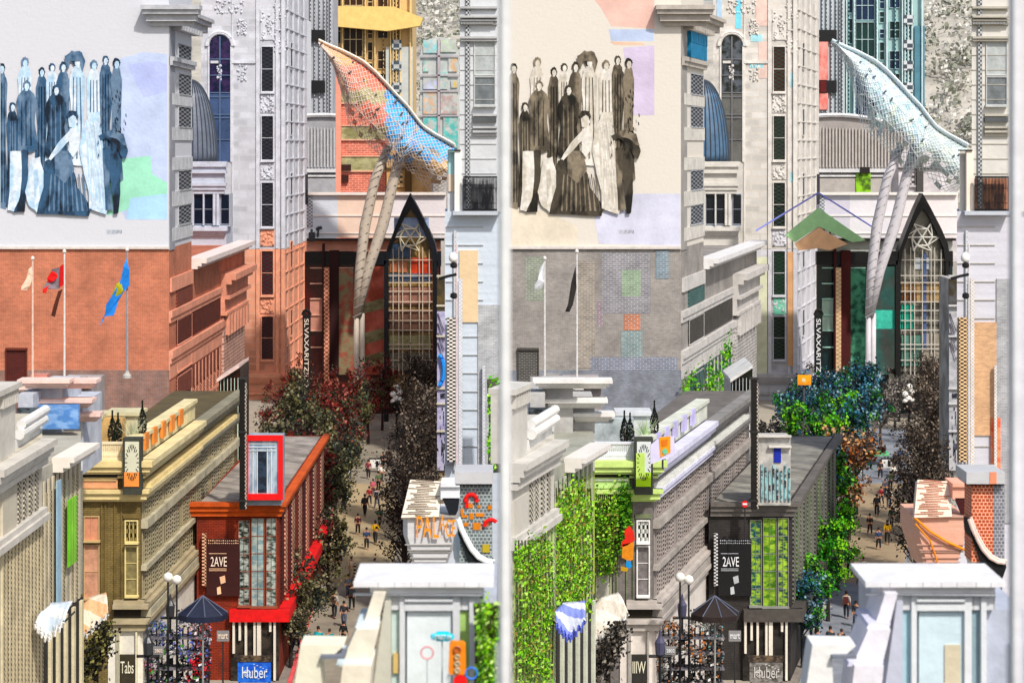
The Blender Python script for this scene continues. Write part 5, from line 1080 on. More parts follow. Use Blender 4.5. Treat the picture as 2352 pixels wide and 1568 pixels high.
def flagpoles():
    rd = random.Random(5)
    def pole(px, top, bot, D, lab, fl=None, hh='#e4e2e0', r=.08):
        t = thing('flagpole', lab, 'flagpole', pt(px, bot, D), 'flagpoles before the big walls')
        MB().tube([pt(px, bot, D), pt(px, top, D)], [r, r * .7]).build('pole', mat(hh, var=.3, sc=4), t)
        MB().lathe(pt(px, top, D), [(.03, -.02), (.13, .08), (.13, .2), (.03, .3)], 10).build('finial', mat('#e9e6e0'), t)
        m = MB(); m.lathe(pt(px, bot, D), [(.3, 0), (.3, .2), (.14, .35), (.1, .5)], 10); m.build('base', mat('#bdbab4'), t)
        return t
    def flag(name, strips, D, lab, x0):
        t = thing('flag', lab, 'flag', pt(x0, strips[0][0][0][1], D), 'hanging flags')
        for i, (pts, h, nm) in enumerate(strips):
            m = MB(); P_ = [pt(a, b, D) + Vector((0, .12 * math.sin(a * .35), 0)) for a, b in pts]; n = len(P_); off = Vector((0, -.02 - .02 * i, 0))
            m.v = [p + off for p in P_] + [p + off + Vector((0, .02, 0)) for p in P_]; m.f = [tuple(range(n)), tuple(range(2 * n - 1, n - 1, -1))]; m.m = [0, 0]
            for j in range(n): e = (j + 1) % n; m.f.append((j, e, n + e, n + j)); m.m.append(0)
            m.build(nm, mat(h, var=.3, sc=2), t)
        return t
    Dp = 150
    pole(75, 598, 890, Dp, 'thin pale flagpole with small cream flag against the orange brick', hh='#eacfc0')
    pole(148, 582, 890, Dp, 'white flagpole with the red and grey flag against the orange brick')
    pole(292, 578, 868, Dp, 'grey flagpole with the long blue and yellow flag', hh='#97a0a8')
    pole(1251, 598, 890, Dp, 'thin pale flagpole with small white flag against the grey brick')
    pole(1325, 582, 890, Dp, 'pale flagpole with the narrow dark flag against the grey brick')
    flag('f', [([(73, 612), (66, 618), (60, 640), (50, 658), (50, 665), (62, 666), (70, 655), (74, 640)], '#f0d4bf', 'cloth')], Dp - .2, 'small cream flag hanging on the leftmost thin pole', 73)
    flag('f', [([(146, 608), (138, 614), (120, 618), (112, 640), (98, 662), (112, 664), (134, 664), (146, 650)], '#8c7f86', 'cloth'), ([(146, 606), (139, 612), (137, 660), (146, 655)], '#c21f2c', 'red_band'), ([(128, 618), (118, 624), (108, 640), (112, 650), (124, 646), (134, 634)], '#e8303a', 'emblem'), ([(112, 655), (98, 664), (98, 672), (106, 674)], '#e24440', 'red_band')], Dp - .2, 'red and grey flag hanging on the second pole', 146)
    flag('f', [([(134, 668), (144, 664), (136, 690), (126, 728), (118, 724), (124, 700)], '#4c2418', 'cloth')], Dp - .25, 'dark brown streamer below the red and grey flag', 140)
    flag('f', [([(290, 594), (298, 620), (298, 655), (285, 670), (272, 690), (262, 724), (240, 727), (244, 700), (262, 672), (278, 640), (284, 612)], '#3f86d8', 'cloth'), ([(278, 645), (268, 652), (256, 676), (258, 684), (272, 684), (284, 668)], '#b7b428', 'shield'), ([(242, 720), (234, 735), (230, 748), (238, 735)], '#4f88cc', 'cloth')], Dp - .2, 'long sky blue flag with a yellow-green shield', 290)
    flag('f', [([(1250, 600), (1240, 618), (1236, 640), (1228, 655), (1228, 664), (1244, 664), (1250, 648)], '#eef0f4', 'cloth')], Dp - .2, 'small white flag against the grey brick', 1250)
    flag('f', [([(1322, 610), (1312, 650), (1304, 700), (1298, 716), (1308, 716), (1316, 700), (1324, 660)], '#2c2a28', 'cloth')], Dp - .2, 'narrow dark flag against the grey brick', 1322)
    for ox, lab in ((0, 'small stepped white roof house behind the balustraded beige front, below the flagpoles'), (1176, 'small stepped white roof house below the flagpoles on the grey wall')):
        t = thing('roof_house', lab, 'building', (xx(ox + 110, 152), 152, 0))
        MB().fb(ox + 44, ox + 150, 892, 1250, 151.5, 8).build('wall', mat('#a79a98' if ox == 0 else '#a9a7a3', var=.3, sc=.5), t); MB().fb(ox + 120, ox + 205, 880, 1250, 158, 6).build('wall', mat('#b0a8a6', var=.3), t)
        m = MB(); stack(m, ox + 46, ox + 148, ((884, 892, .8), (892, 899, .4)), 151.4); stack(m, ox + 122, ox + 200, ((872, 881, .8), (881, 890, .4)), 157.8); m.build('cornice', mat('#eed9d0' if ox == 0 else '#e6e4e0'), t)
        m = MB(); m.fb(ox + 70, ox + 108, 860, 886, 152, 1); m.build('roof_vent', mat('#c98c80' if ox == 0 else '#a3a09e', var=.3), t)

flagpoles()
for k in 'LR':
    P = PAL[k]
    mural_building(k, P); dome_pavilion(k, P); tower(k, P); terrace_building(k, P); terrace_things(k, P); left_block(k, P); awnings(k, P)
    far_left_signs(k, P); highrises(k, P); lattice_tree(k, P); footbridge(k, P); right_block(k, P); brick_stack(k, P); parapet(k, P)
# ------------------------------------------------------------------ trees and plants
def tree_proto(name, cols, rnd, hgt=9, cr=2.2, n=2600, bare=False, trunk_h='#5a4a3c', ls=.13):
    t = bpy.data.objects.new(name, None); C.objects.link(t); ORG[t.name] = Vector((0, 0, 0)); m = MB()
    m.tube([(0, 0, 0), (.05, .03, hgt * .25), (.12, -.05, hgt * .5), (.05, .1, hgt * .8)], [.2, .16, .11, .04], 8); tips = []
    for i in range(34 if bare else 20):
        z0 = hgt * rnd.uniform(.22, .75); a = rnd.uniform(0, 6.28); L = cr * rnd.uniform(.55, 1.05) * (1.15 - .4 * z0 / hgt); rise = rnd.uniform(.5, 1.3)
        p0 = Vector((.06, 0, z0)); p1 = p0 + Vector((math.cos(a) * L * .5, math.sin(a) * L * .5, L * rise * .6)); p2 = p0 + Vector((math.cos(a + .3) * L, math.sin(a + .3) * L, L * rise))
        m.tube([p0, p1, p2], [.07, .045, .015], 5); tips += [p1, p2, (p1 + p2) / 2]
        for s_ in range(6 if bare else 1):
            b = p1.lerp(p2, rnd.random()); d = Vector((rnd.gauss(0, .5), rnd.gauss(0, .5), rnd.uniform(.2, 1.1))); m.tube([b, b + d], [.022, .008], 3); tips.append(b + d)
    m.build('trunk', mat(trunk_h, var=.4), t); m = MB(); ms = [mat(c, var=.35, sc=1.5, rough=.7) for c in cols]
    cl = [(rnd.choice(tips) + Vector((rnd.gauss(0, .25), rnd.gauss(0, .25), rnd.gauss(0, .25))), rnd.uniform(.25, .75), rnd.randrange(len(cols))) for _ in range(60)]
    for _ in range(n):
        c, r, ci = rnd.choice(cl); p = c + Vector((rnd.gauss(0, r * .55), rnd.gauss(0, r * .55), rnd.gauss(0, r * .6)))
        m.leaf(p, rnd.uniform(.6, 1.5) * ls, rnd, ci if rnd.random() < .7 else rnd.randrange(len(cols)))
    m.build('crown', ms, t); return t
rt_ = random.Random(77)
PROTO = {
 'bare': lambda: tree_proto('street_tree', ['#2a1f18', '#54463a', '#8c7e70', '#18130f'], rt_, 9.5, 1.9, 1500, True, '#2e241c', .1),
 'red': lambda: tree_proto('street_tree', ['#5a1714', '#7c2c24', '#38100e', '#94584c', '#3f4a30'], rt_, 9, 2.2, 3000, False, '#2a1410'),
 'olive': lambda: tree_proto('street_tree', ['#3c3a24', '#5c5a38', '#26241a', '#8a8468', '#23302c'], rt_, 9, 2.1, 2800, False, '#2a231c'),
 'green': lambda: tree_proto('street_tree', ['#3f8a1c', '#5fb02a', '#1f5218', '#8cc83c', '#16331c'], rt_, 9, 2.1, 3000, False, '#2c2a20'),
 'teal': lambda: tree_proto('street_tree', ['#16384a', '#1f4c5c', '#0e1e2c', '#4f86a0', '#2e6a2c', '#9ab8c4'], rt_, 9.5, 2.0, 3000, False, '#1a2228'),
 'grey': lambda: tree_proto('street_tree', ['#5c5752', '#8e8882', '#3a3632', '#b4aea8'], rt_, 9, 2.2, 2600, False, '#3a332e'),
 'rust': lambda: tree_proto('street_tree', ['#8c4a2a', '#a8683c', '#4a2a1c', '#c8a078', '#5c5650'], rt_, 9, 2.2, 2800, False, '#2e2018'),
 'lime': lambda: tree_proto('street_tree', ['#8fcb2c', '#a8dc48', '#6aa822', '#c2e478', '#4c7c1c'], rt_, 9, 2.0, 1800, False, '#6a6248'),
}
MADE = {}
def plant_tree(style, px, D, sc, label, group='street trees', z=0):
    if style not in MADE: MADE[style] = o = PROTO[style]()
    else: o = copy_tree(MADE[style])
    o.location = (xx(px, D), D, z); o.rotation_euler.z = rt_.uniform(0, 6.28); o.scale = (sc * rt_.uniform(.9, 1.1), sc * rt_.uniform(.9, 1.1), sc)
    return tag(o, label, 'tree', group)
ORD = ['first', 'second', 'third', 'fourth', 'fifth', 'sixth', 'seventh', 'eighth', 'ninth', 'tenth', 'eleventh', 'twelfth', 'thirteenth', 'fourteenth', 'fifteenth', 'sixteenth', 'seventeenth', 'eighteenth', 'nineteenth', 'twentieth', 'twenty-first', 'twenty-second', 'twenty-third', 'twenty-fourth']
LT = {'L': [('red', 878, 243), ('red', 846, 232), ('olive', 822, 222), ('red', 792, 214), ('red', 768, 204), ('olive', 790, 190), ('olive', 770, 176), ('olive', 752, 152), ('olive', 700, 138), ('olive', 668, 133), ('olive', 735, 168), ('red', 690, 166), ('olive', 645, 168), ('olive', 612, 170), ('olive', 700, 215), ('red', 740, 236), ('red', 700, 240), ('olive', 664, 205), ('olive', 668, 186), ('red', 640, 226), ('olive', 700, 184)],
      'R': [('grey', 880, 243), ('grey', 846, 232), ('teal', 818, 222), ('teal', 790, 212), ('green', 766, 202), ('teal', 790, 188), ('rust', 772, 176), ('green', 748, 156), ('green', 726, 146), ('green', 700, 137), ('teal', 668, 133), ('green', 738, 168), ('teal', 690, 166), ('grey', 645, 168), ('grey', 612, 170), ('teal', 700, 215), ('teal', 740, 236), ('grey', 700, 240), ('teal', 664, 205), ('green', 668, 186), ('teal', 640, 226), ('green', 706, 184)]}
nm = {'rust': 'rusty brown tree', 'red': 'dark wine red leaved tree', 'olive': 'dark olive leaved tree', 'grey': 'grey bare looking tree', 'teal': 'dark blue-green tree', 'green': 'bright green tree', 'bare': 'bare dark twiggy tree', 'lime': 'lime green tree'}
for k in 'LR':
    ox = PAL[k]['ox']; n_ = len(LT[k])
    for i, (st, u, D) in enumerate(sorted(LT[k], key=lambda r: -r[2])):
        plant_tree(st, ox + u, D, rt_.uniform(.85, 1.05) * (.85 if D > 225 else .8 if D < 160 else 1.12), f"{nm[st]}, {ORD[n_ - 1 - i]} from the near end by the {'red' if k == 'L' else 'dark grey'} block", 'trees along the left pavement' + (' by the red block' if k == 'L' else ' by the grey block'))
    BT = [(962, 240, 1.0), (985, 228, 1.05), (956, 214, 1.0), (990, 204, 1.0), (965, 194, 1.1), (938, 184, .95), (985, 180, 1.0), (955, 172, 1.05), (930, 162, 1.0), (968, 160, .9), (928, 150, .95)]
    for i, (u, D, s_) in enumerate(BT):
        plant_tree('bare', ox + u, D, s_, f"bare twiggy tree, {ORD[10 - i]} from the near end, right of the {'beige' if k == 'L' else 'blue-grey'} street", 'bare trees on the right pavement ' + ('of the beige street' if k == 'L' else 'of the blue-grey street'))
    # cypresses and shrub on the terrace
    for j, (u, y0, y1, lab) in enumerate(((258, 945, 1020, 'left slim dark cypress of the pair on the roof terrace'), (271, 950, 1020, 'right slim dark cypress of the pair on the roof terrace'), (327, 922, 1000, 'lone slim dark cypress right of the dial box'))):
        D = 116.5; m = MB(); rd = random.Random(u); c = pt(ox + u, y1, D); hh = (y1 - y0) * D / F
        t = thing('cypress_tree', lab + (' with beige walls' if k == 'L' else ' with green cornice'), 'tree', c, 'terrace cypresses'); MB().tube([c, c + Vector((0, 0, hh * .5))], .04).build('trunk', mat('#3a3024'), t)
        for _ in range(420):
            f = rd.random(); r = .26 * math.sin(math.pi * min(1, f * 1.1 + .12)) ** .7 * (1 - f * .5); a = rd.uniform(0, 6.28); m.leaf(c + Vector((r * math.cos(a), r * math.sin(a), f * hh + .05)), .07, rd, rd.randrange(2))
        m.build('crown', [mat('#1e2a1e'), mat('#0f1612')], t)
    D = 116; m = MB(); rd = random.Random(8); c = pt(ox + 305, 1008, D); t = thing('potted_shrub', {'L': 'pale spiky shrub above the dial box on the beige terrace', 'R': 'pale green spiky shrub above the dial box on the green terrace'}[k], 'plant', c)
    for _ in range(60): d = Vector((rd.gauss(0, .3), rd.gauss(0, .2), rd.uniform(.3, 1.3))); m.tube([c, c + d * .6, c + d], [.02, .015, .005], 3)
    m.build('leaves', mat('#cdd0b4' if k == 'L' else '#c6dcb0'), t); MB().lathe(c, [(.2, -.3), (.28, 0), (.2, .02)], 10).build('pot', mat('#8a7c68'), t)
def climber(px0, px1, y0, y1, D0, D1, cols, n, label, ls=.12, sl=0):
    rd = random.Random(int(px0)); t = thing('climbing_plant', label, 'plant', pt((px0 + px1) / 2, y1, (D0 + D1) / 2)); m = MB(); s = MB()
    cl = [(rd.uniform(px0, px1), rd.uniform(y0, y1)) for _ in range(max(12, n // 45))]
    for _ in range(n):
        a, b = rd.choice(cl); a += rd.gauss(0, 7); b += rd.gauss(0, 16)
        if not (px0 <= a <= px1): continue
        f = (a - px0) / (px1 - px0); D = D0 + (D1 - D0) * f; m.leaf(pt(a, b - sl * f, D) + Vector((0, -rd.uniform(.03, .4), 0)), rd.uniform(.3, 1.5) * ls, rd, rd.randrange(len(cols)))
    for i in range(12): f = (i + .5) / 12; D = D0 + (D1 - D0) * f; a = px0 + (px1 - px0) * f; s.tube([pt(a, y1 - sl * f, D), pt(a + 3, (y0 + y1) / 2 - sl * f, D), pt(a - 2, y0 - sl * f, D)], .03, 4)
    m.build('leaves', [mat(c, var=.3) for c in cols], t); s.build('stem', mat('#4a4a2a'), t)
LM = ['#8cc832', '#a2d24c', '#74ae26', '#4c7c20', '#b6d878', '#3e5c24', '#8a8048']
climber(1182, 1272, 1240, 1560, 82.5, 89.5, LM, 4200, 'lime green creeper on the fluted front of the pale grey foreground building', .075)
climber(1276, 1362, 1120, 1400, 93, 100, LM, 4600, 'lime green creeper on the second bay of the pale grey foreground building', .08)
climber(1364, 1420, 1130, 1320, 114.6, 114.6, LM, 2400, 'lime green creeper left of the narrow pilaster of the grey brick corner building', .08)
climber(1420, 1450, 1120, 1260, 114.6, 114.6, ['#4f8a1e', '#3a6a18', '#7fb832'], 1700, 'dark green creeper between the windows of the grey brick corner building', .08)
climber(1566, 1680, 880, 1075, 203.5, 236, ['#4f8f22', '#6cb02e', '#35661c', '#8cc24a'], 4200, 'green creeper over the sloping stone bands of the grey wing', .16, 90)
climber(1120, 1150, 870, 1085, 137, 137, ['#8fe03c', '#6cc02a', '#b4ec70'], 420, 'loose bright green sprigs on the pale wall beside the white post', .16)
climber(1092, 1146, 1385, 1570, 26.7, 26.7, LM[:4] + ['#d2ee9c'], 1500, 'loose lime green creeper on the white rooftop parapet, right of the orange traffic light', .03)
# ------------------------------------------------------------------ people
def skin_mesh(verts, edges, radii, lvl=1):
    me = bpy.data.meshes.new('s'); me.from_pydata(verts, edges, []); o = bpy.data.objects.new('s', me); C.objects.link(o)
    mo = o.modifiers.new('k', 'SKIN'); mo.use_smooth_shade = True
    for i, r in enumerate(radii): me.skin_vertices[0].data[i].radius = (r, r) if not isinstance(r, tuple) else r
    me.skin_vertices[0].data[0].use_root = True
    sb = o.modifiers.new('b', 'SUBSURF'); sb.levels = sb.render_levels = lvl
    bpy.context.view_layer.update(); e = bpy.data.meshes.new_from_object(o.evaluated_get(bpy.context.evaluated_depsgraph_get())); bpy.data.objects.remove(o); return e
def skel(st, arm):
    v = [(0, 0, .95), (0, 0, 1.15), (0, -.01, 1.38), (0, -.01, 1.5), (0, -.02, 1.62), (0, -.02, 1.74)]; e = [(0, 1), (1, 2), (2, 3), (3, 4), (4, 5)]; r = [.13, .12, .14, .055, .085, .07]
    for s in (-1, 1):
        i = len(v); f = st * s; v += [(s * .1, 0, .9), (s * .11, -f * .14 - .02, .5), (s * .11, -f * .28 + (.12 if f < 0 else 0), .09), (s * .12, -f * .28 - .14, .04)]; r += [.095, .065, .045, .035]; e += [(0, i), (i, i + 1), (i + 1, i + 2), (i + 2, i + 3)]
        j = len(v); g = -f * arm; v += [(s * .19, 0, 1.4), (s * .24, .03 - g * .05, 1.14), (s * .24, -.05 - g * .22, .93), (s * .235, -.08 - g * .25, .86)]; r += [.055, .045, .033, .03]; e += [(2, j), (j, j + 1), (j + 1, j + 2), (j + 2, j + 3)]
        for q_ in range(5):
            n = len(v); dx = (-.03 + .015 * q_); L = (.05, .08, .09, .085, .065)[q_]; b = v[j + 3]
            v += [(b[0] + s * .01, b[1] + dx * (1.6 if q_ == 0 else 1), b[2] - L * .5), (b[0] - s * .005, b[1] + dx * 1.3, b[2] - L)]; r += [.0095, .008]; e += [(j + 3, n), (n, n + 1)]
    return v, e, r
POSES = {}
def pose(st, arm):
    if (st, arm) in POSES: return POSES[(st, arm)]
    v, e, r = skel(st, arm); body = skin_mesh(v, e, r)
    sv = [v[0], v[1], v[2], (0, -.01, 1.46)]; se = [(0, 1), (1, 2), (2, 3)]; sr = [.155, .15, .17, .09]
    for j in (10, 10 + 18):
        a = len(sv); sv += [v[j], v[j + 1], tuple(v[j + 1][q_] * .45 + v[j + 2][q_] * .55 for q_ in range(3))]; sr += [.075, .065, .055]; se += [(2, a), (a, a + 1), (a + 1, a + 2)]
    top = skin_mesh(sv, se, sr)
    tv = [v[0], (0, 0, 1.04)]; te = [(0, 1)]; tr = [.15, .14]
    for i in (6, 6 + 18):
        a = len(tv); tv += [v[i], v[i + 1], (v[i + 2][0], v[i + 2][1], .14)]; tr += [.112, .085, .065]; te += [(0, a), (a, a + 1), (a + 1, a + 2)]
    tro = skin_mesh(tv, te, tr)
    hm = MB(); hm.lathe(Vector((0, .0, 1.66)), [(.092, -.06), (.1, 0), (.095, .06), (.07, .1), (.02, .125)], 12); 
    POSES[(st, arm)] = (body, top, tro, hm); return POSES[(st, arm)]
def person(px, D, label, top, bot, hair='#1e1814', st=.8, arm=.8, rot=0, sc=1.0, bag=None, skin='#b98a70', group='people walking in the street'):
    b, tp, tr, hm = pose(st, arm); r = bpy.data.objects.new('person', None); C.objects.link(r); ORG[r.name] = Vector((0, 0, 0)); tag(r, label, 'person', group)
    for me, nme, h in ((b, 'body', skin), (tp, 'jacket', top), (tr, 'trousers', bot)):
        m2 = me.copy(); m2.materials.clear(); m2.materials.append(mat(h, var=.25, sc=6, bump=.05)); m2.name = nme; o = bpy.data.objects.new(nme, m2); C.objects.link(o); o.parent = r
    hm.build('hair', mat(hair), r, smooth=True)
    m = MB()
    for s in (-1, 1): m.lathe(Vector((s * .032, -.1, 1.655)), [(.004, -.008), (.011, 0), (.004, .008)], 6)
    m.lathe(Vector((0, -.105, 1.62)), [(.008, -.02), (.018, -.01), (.006, .02)], 6); m.lathe(Vector((0, -.098, 1.585)), [(.014, -.006), (.022, 0), (.014, .006)], 6); m.build('face', mat('#8a5c4c'), r)
    m = MB()
    if bag: m.box(-.15, .15, .13, .28, 1.05, 1.42); m.build('backpack', mat(bag), r)
    r.location = (xx(px, D), D, .012); r.rotation_euler.z = rot; r.scale = (sc * 1.06, sc * 1.06, sc * 1.06); return r
def px_people(k):
    ox = PAL[k]['ox']; L = k == 'L'; sn = 'beige' if L else 'blue-grey'
    ps = [(731, 1506, '#30343a' if not L else '#2aa8ae', '#22262c', 0, 'left of the two side by side near the bottom', None), (757, 1508, '#1c2026' if not L else '#1d8f98', '#15181c', .3, 'right of the two side by side near the bottom', '#101216'),
          (776, 1322, '#3a1c16' if L else '#221c18', '#1a1513', 0, 'alone in mid street, pale cap', None), (789, 1486, '#1c1e22', '#101114', 2.8, 'beside the white steps at the bottom', None),
          (808, 1402, '#24282c', '#15171a', 3.1, 'just left of the white parapet corner', '#202024'), (822, 1228, '#4a1822' if L else '#241c16', '#2a1418', .2, 'tallest walker above the middle of the street', None),
          (838, 1186, '#3a2226' if L else '#1e1e22', '#19161a', 2.9, 'walking behind the tallest walker', '#2a2a2e'), (857, 1142, '#c86878' if L else '#4a4c58', '#5a3038' if L else '#2a2a30', .1, 'far up the street near the trees', None),
          (869, 1128, '#6a7a5c', '#222', 3, 'far up the street, furthest right of the walkers', None), (702, 1508, '#3d6a90' if not L else '#68a8c0', '#1c2a44', .5, 'at the left kerb near the bottom', None),
          (680, 1500, '#243a6c' if not L else '#222a30', '#10182c', 2.6, 'at the foot of the corner block', '#d8d8dc'), (807, 1330, '#eadcc4' if L else '#e6dfc8', '#cbbca0', .2, 'dressed in cream beside the bollards', None),
          (846, 1100, '#7e3440' if L else '#332c2c', '#26181c', 0, 'small in the distance between the tree rows', None), (880, 1078, '#20242c', '#141416', .4, 'furthest dark clad one, near the gable', None), (892, 1072, '#3e5f8e' if not L else '#4c4440', '#222a3a', 2.8, 'furthest one beside the lamp', None)]
    ps += [(848, 1160, '#8c2c34', '#1c2028', .4, 'in a dark red jacket above the middle of the street', None), (866, 1168, '#d8d4cc', '#3c4454', 2.9, 'in a white jacket above the middle of the street', '#3a3a3a'),
           (842, 1262, '#2c4468', '#1a1c22', .1, 'in a navy jacket at mid street, right side', None), (862, 1250, '#c9a24a', '#2a2622', 3.0, 'in a mustard jacket at mid street, right side', None),
           (800, 1372, '#5c6470', '#2a2e38', .2, 'in a slate jacket left of the white parapet', None), (768, 1420, '#b8b4ac', '#22252c', 2.9, 'in a pale grey jacket in the lower street', '#5a2a2a'),
           (790, 1440, '#2a2a30', '#4a5468', 0, 'in blue-grey trousers in the lower street', None), (876, 1110, '#ece8e0', '#55504a', .3, 'in a cream jacket far up the street', None), (872, 1210, '#3a5a44', '#1c1e20', 2.7, 'in a dark green jacket beside the bare trees', None)]
    cn = {'#30343a': 'grey', '#2aa8ae': 'turquoise', '#1c2026': 'black', '#1d8f98': 'dark turquoise'}
    for i, (u, y, tp, bt, rot, lab, bag) in enumerate(ps):
        if bt == '#222': bt = '#222222'
        D = gd(y); person(ox + u, D, f"person on the {sn} street, {lab}", tp, bt, st=(.8, -.8, .35)[i % 3], arm=(.8, .5, .3)[i % 3], rot=rot, bag=bag, sc=(1, .94, 1.04, .9)[i % 4], hair=('#1e1814', '#3a2c20', '#d8d0c0' if i == 2 else '#15120f')[i % 3])
for k in 'LR': px_people(k)

# ------------------------------------------------------------------ street surface and furniture
def street_bits(k):
    P = PAL[k]; ox = P['ox']; q = lambda u: u + ox; L = k == 'L'
    G = lambda u, y: gpt(q(u), y)
    sheet('street', [G(520, 1900), G(800, 1900), G(905, 1335), G(930, 1100), G(905, 985), G(820, 985), G(775, 1120), G(712, 1400)], .008, mat('#bcb3a4' if L else '#a6aab2', var=.4, sc=.35, bump=.08, kind='brick', h2='#9c9486' if L else '#8e929a', sx=3.2, sz=2.4))
    sheet('pavement', [G(300, 1900), G(560, 1900), G(712, 1400), G(775, 1120), G(820, 985), G(740, 985), G(560, 1560)], .014, mat('#c99c94' if L else '#a4a6a8', kind='brick', h2='#8f8880', sx=.9, sz=.6, var=.3))
    sheet('pavement', [G(800, 1900), G(1100, 1900), G(1100, 985), G(905, 985), G(930, 1100), G(905, 1335)], .016, mat('#a79f92', kind='brick', h2='#877f74', sx=.9, sz=.6, var=.3))
    if not L: sheet('paving', [G(700, 1338), G(898, 1338), G(926, 1110), G(760, 1110)], .012, mat('#b9a68c', var=.22, sc=.3, kind='brick', h2='#a8967e', sx=1.2, sz=.8))
    else: sheet('paving', [G(720, 1338), G(898, 1338), G(930, 1110), G(775, 1110)], .012, mat('#c6b292', var=.22, sc=.3, kind='brick', h2='#b4a284', sx=1.2, sz=.8))
    m = MB(); pl = [(560, 1900), (712, 1400), (775, 1120), (820, 985)]
    for (a, b) in zip(pl, pl[1:]):
        p, r = Vector(G(*a)), Vector(G(*b)); n = Vector((r.y - p.y, p.x - r.x)).normalized() * .25
        m.poly8([(p.x, p.y, .02), (r.x, r.y, .02), (r.x + n.x, r.y + n.y, .02), (p.x + n.x, p.y + n.y, .02), (p.x, p.y, .14), (r.x, r.y, .14), (r.x + n.x, r.y + n.y, .14), (p.x + n.x, p.y + n.y, .14)])
    struct(m.build('kerb', mat('#e06a6c' if L else '#bdbcb8', var=.3)))
    rd = random.Random(12); i = 0
    for y in (1352, 1378, 1398, 1425, 1448, 1240, 1262, 1325):
        D = gd(y); cx = 800 - (y - 1100) * .28; x0, x1 = xx(q(cx - 34), D), xx(q(cx + rd.uniform(5, 30)), D); i += 1
        mb = MB(); mb.v = [Vector((x0, D, .02 + .004 * (i % 2))), Vector((x1, D + .6, .02 + .004 * (i % 2))), Vector((x1, D + .85, .02 + .004 * (i % 2))), Vector((x0, D + .25, .02 + .004 * (i % 2)))]; mb.f = [(0, 1, 2, 3)]; mb.m = [0]
        struct(mb.build('painted_line', mat('#cfcdc8', var=.3)))
    # barrier boards
    for i, (u, y, lab) in enumerate(((797, 1098, 'white barrier board with dark edge, left of two'), (868, 1085, 'white barrier board with dark edge, right of two'))):
        D = gd(y); t = thing('barrier_board', lab + (' by the wine red trees' if L else ' by the blue-green trees'), 'barrier', (xx(q(u), D), D, 0), 'street barriers'); z = .0
        MB().box(xx(q(u - 19), D), xx(q(u + 8), D), D, D + .1, .45, 1.3).build('board', mat('#eeebe6', var=.1), t); m = MB()
        for a in (-20, 8): m.box(xx(q(u + a), D), xx(q(u + a + 1.5), D), D - .1, D + .2, 0, 1.45)
        m.box(xx(q(u - 20), D), xx(q(u + 9), D), D - .02, D + .12, 1.3, 1.42); m.box(xx(q(u - 5), D), xx(q(u + 1), D), D - .03, D, .6, 1.15); m.build('frame', mat('#191614'), t)
    for i in range(5):
        u = 816 + i * 11; y = 1334; D = gd(y); t = thing('bollard', f"{'black and cream' if i % 2 else 'cream and black'} bollard, {ORD[i]} from the left on the {'beige' if L else 'blue-grey'} street", 'bollard', (xx(q(u), D), D, 0), 'bollards on the right pavement')
        h = (1.35, 1.0, 1.25, 1.1, 1.3)[i]; MB().lathe(Vector((xx(q(u), D), D, 0)), [(.16, 0), (.13, .1), (.12, h * .9), (.06, h)], 12).build('post', mat('#1a1815', kind='check', h2='#e2d8bc', sx=.5, sz=.13), t)
        MB().lathe(Vector((xx(q(u), D), D, 0)), [(.2, 0), (.2, .06), (.1, .08)], 12).build('base', mat('#26221e'), t)
    # low rail behind the bollards
    D = gd(1326); t = thing('street_rail', f"low black rail behind the bollards on the {'beige' if L else 'blue-grey'} street", 'railing', (xx(q(850), D), D, 0)); m = MB()
    m.box(xx(q(816), D), xx(q(872), D), D, D + .08, .3, .45); m.box(xx(q(816), D), xx(q(872), D), D, D + .08, .05, .14); m.build('rail', mat('#14120f'), t); m = MB()
    for u in (818, 836, 854, 870): m.tube([(xx(q(u), D), D + .04, 0), (xx(q(u), D), D + .04, .6)], .05)
    m.build('post', mat('#14120f'), t)
    # flower and goods display at the shop side
    rd = random.Random(14); D = 117; c = pt(q(405), 1500, D); t = thing('flower_display', {'L': 'tall stand of red, white and green flowers under the navy umbrella', 'R': 'tall stand of faded grey and orange goods under the brown umbrella'}[k], 'flower stand', (c.x, c.y, 0)); m = MB()
    fc = ['#c8323e', '#e8e4e6', '#4c8a3c', '#8c92a4', '#1c1c20', '#5a64b0', '#d98a94'] if L else ['#5e5a56', '#d8d4ce', '#2a2826', '#8c8884', '#151412', '#b8764a', '#7ca6a8']
    fcl = [(rd.uniform(332, 482), rd.uniform(1424, 1580), rd.choice((0, 1, 2, 3, 3, 4, 4, 5, 6))) for _ in range(75)] + [(rd.uniform(432, 482), rd.uniform(1500, 1570), 0) for _ in range(9)]
    for _ in range(3000):
        cu, cy, cc = rd.choice(fcl); u, y = cu + rd.gauss(0, 5), cy + rd.gauss(0, 9); d = D - rd.uniform(0, 2.2); ci = cc if rd.random() < .75 else rd.choice((1, 2, 3, 4, 5))
        if not 330 < u < 484: continue
        if y < 1500 and ci in (0, 2) and rd.random() < .7: ci = 3
        if 458 < u: ci = 4 if rd.random() < .5 else ci
        m.leaf(pt(q(u), y, d), rd.uniform(.04, .13), rd, ci)
    m.build('flowers', [mat(h, var=.3, sc=3) for h in fc], t); m = MB()
    for u in range(336, 486, 12): m.tube([(xx(q(u), D - 1), D - 1, 0), pt(q(u), 1430 + rd.uniform(0, 20), D - 1)], .05, 5)
    m.build('pole', mat('#23242a'), t); m = MB()
    for y in (1450, 1485, 1520, 1555): m.box(xx(q(334), D), xx(q(482), D), D - 1.6, D - .4, zz(y, D) - .05, zz(y, D))
    m.build('shelf', mat('#77747a'), t)
    # blue information board
    D = 124; t = thing('information_board', {'L': 'bright blue board with pale map drawing at the bottom', 'R': 'dark grey board with pale round map drawing at the bottom'}[k], 'sign', (xx(q(584), D), D, 0))
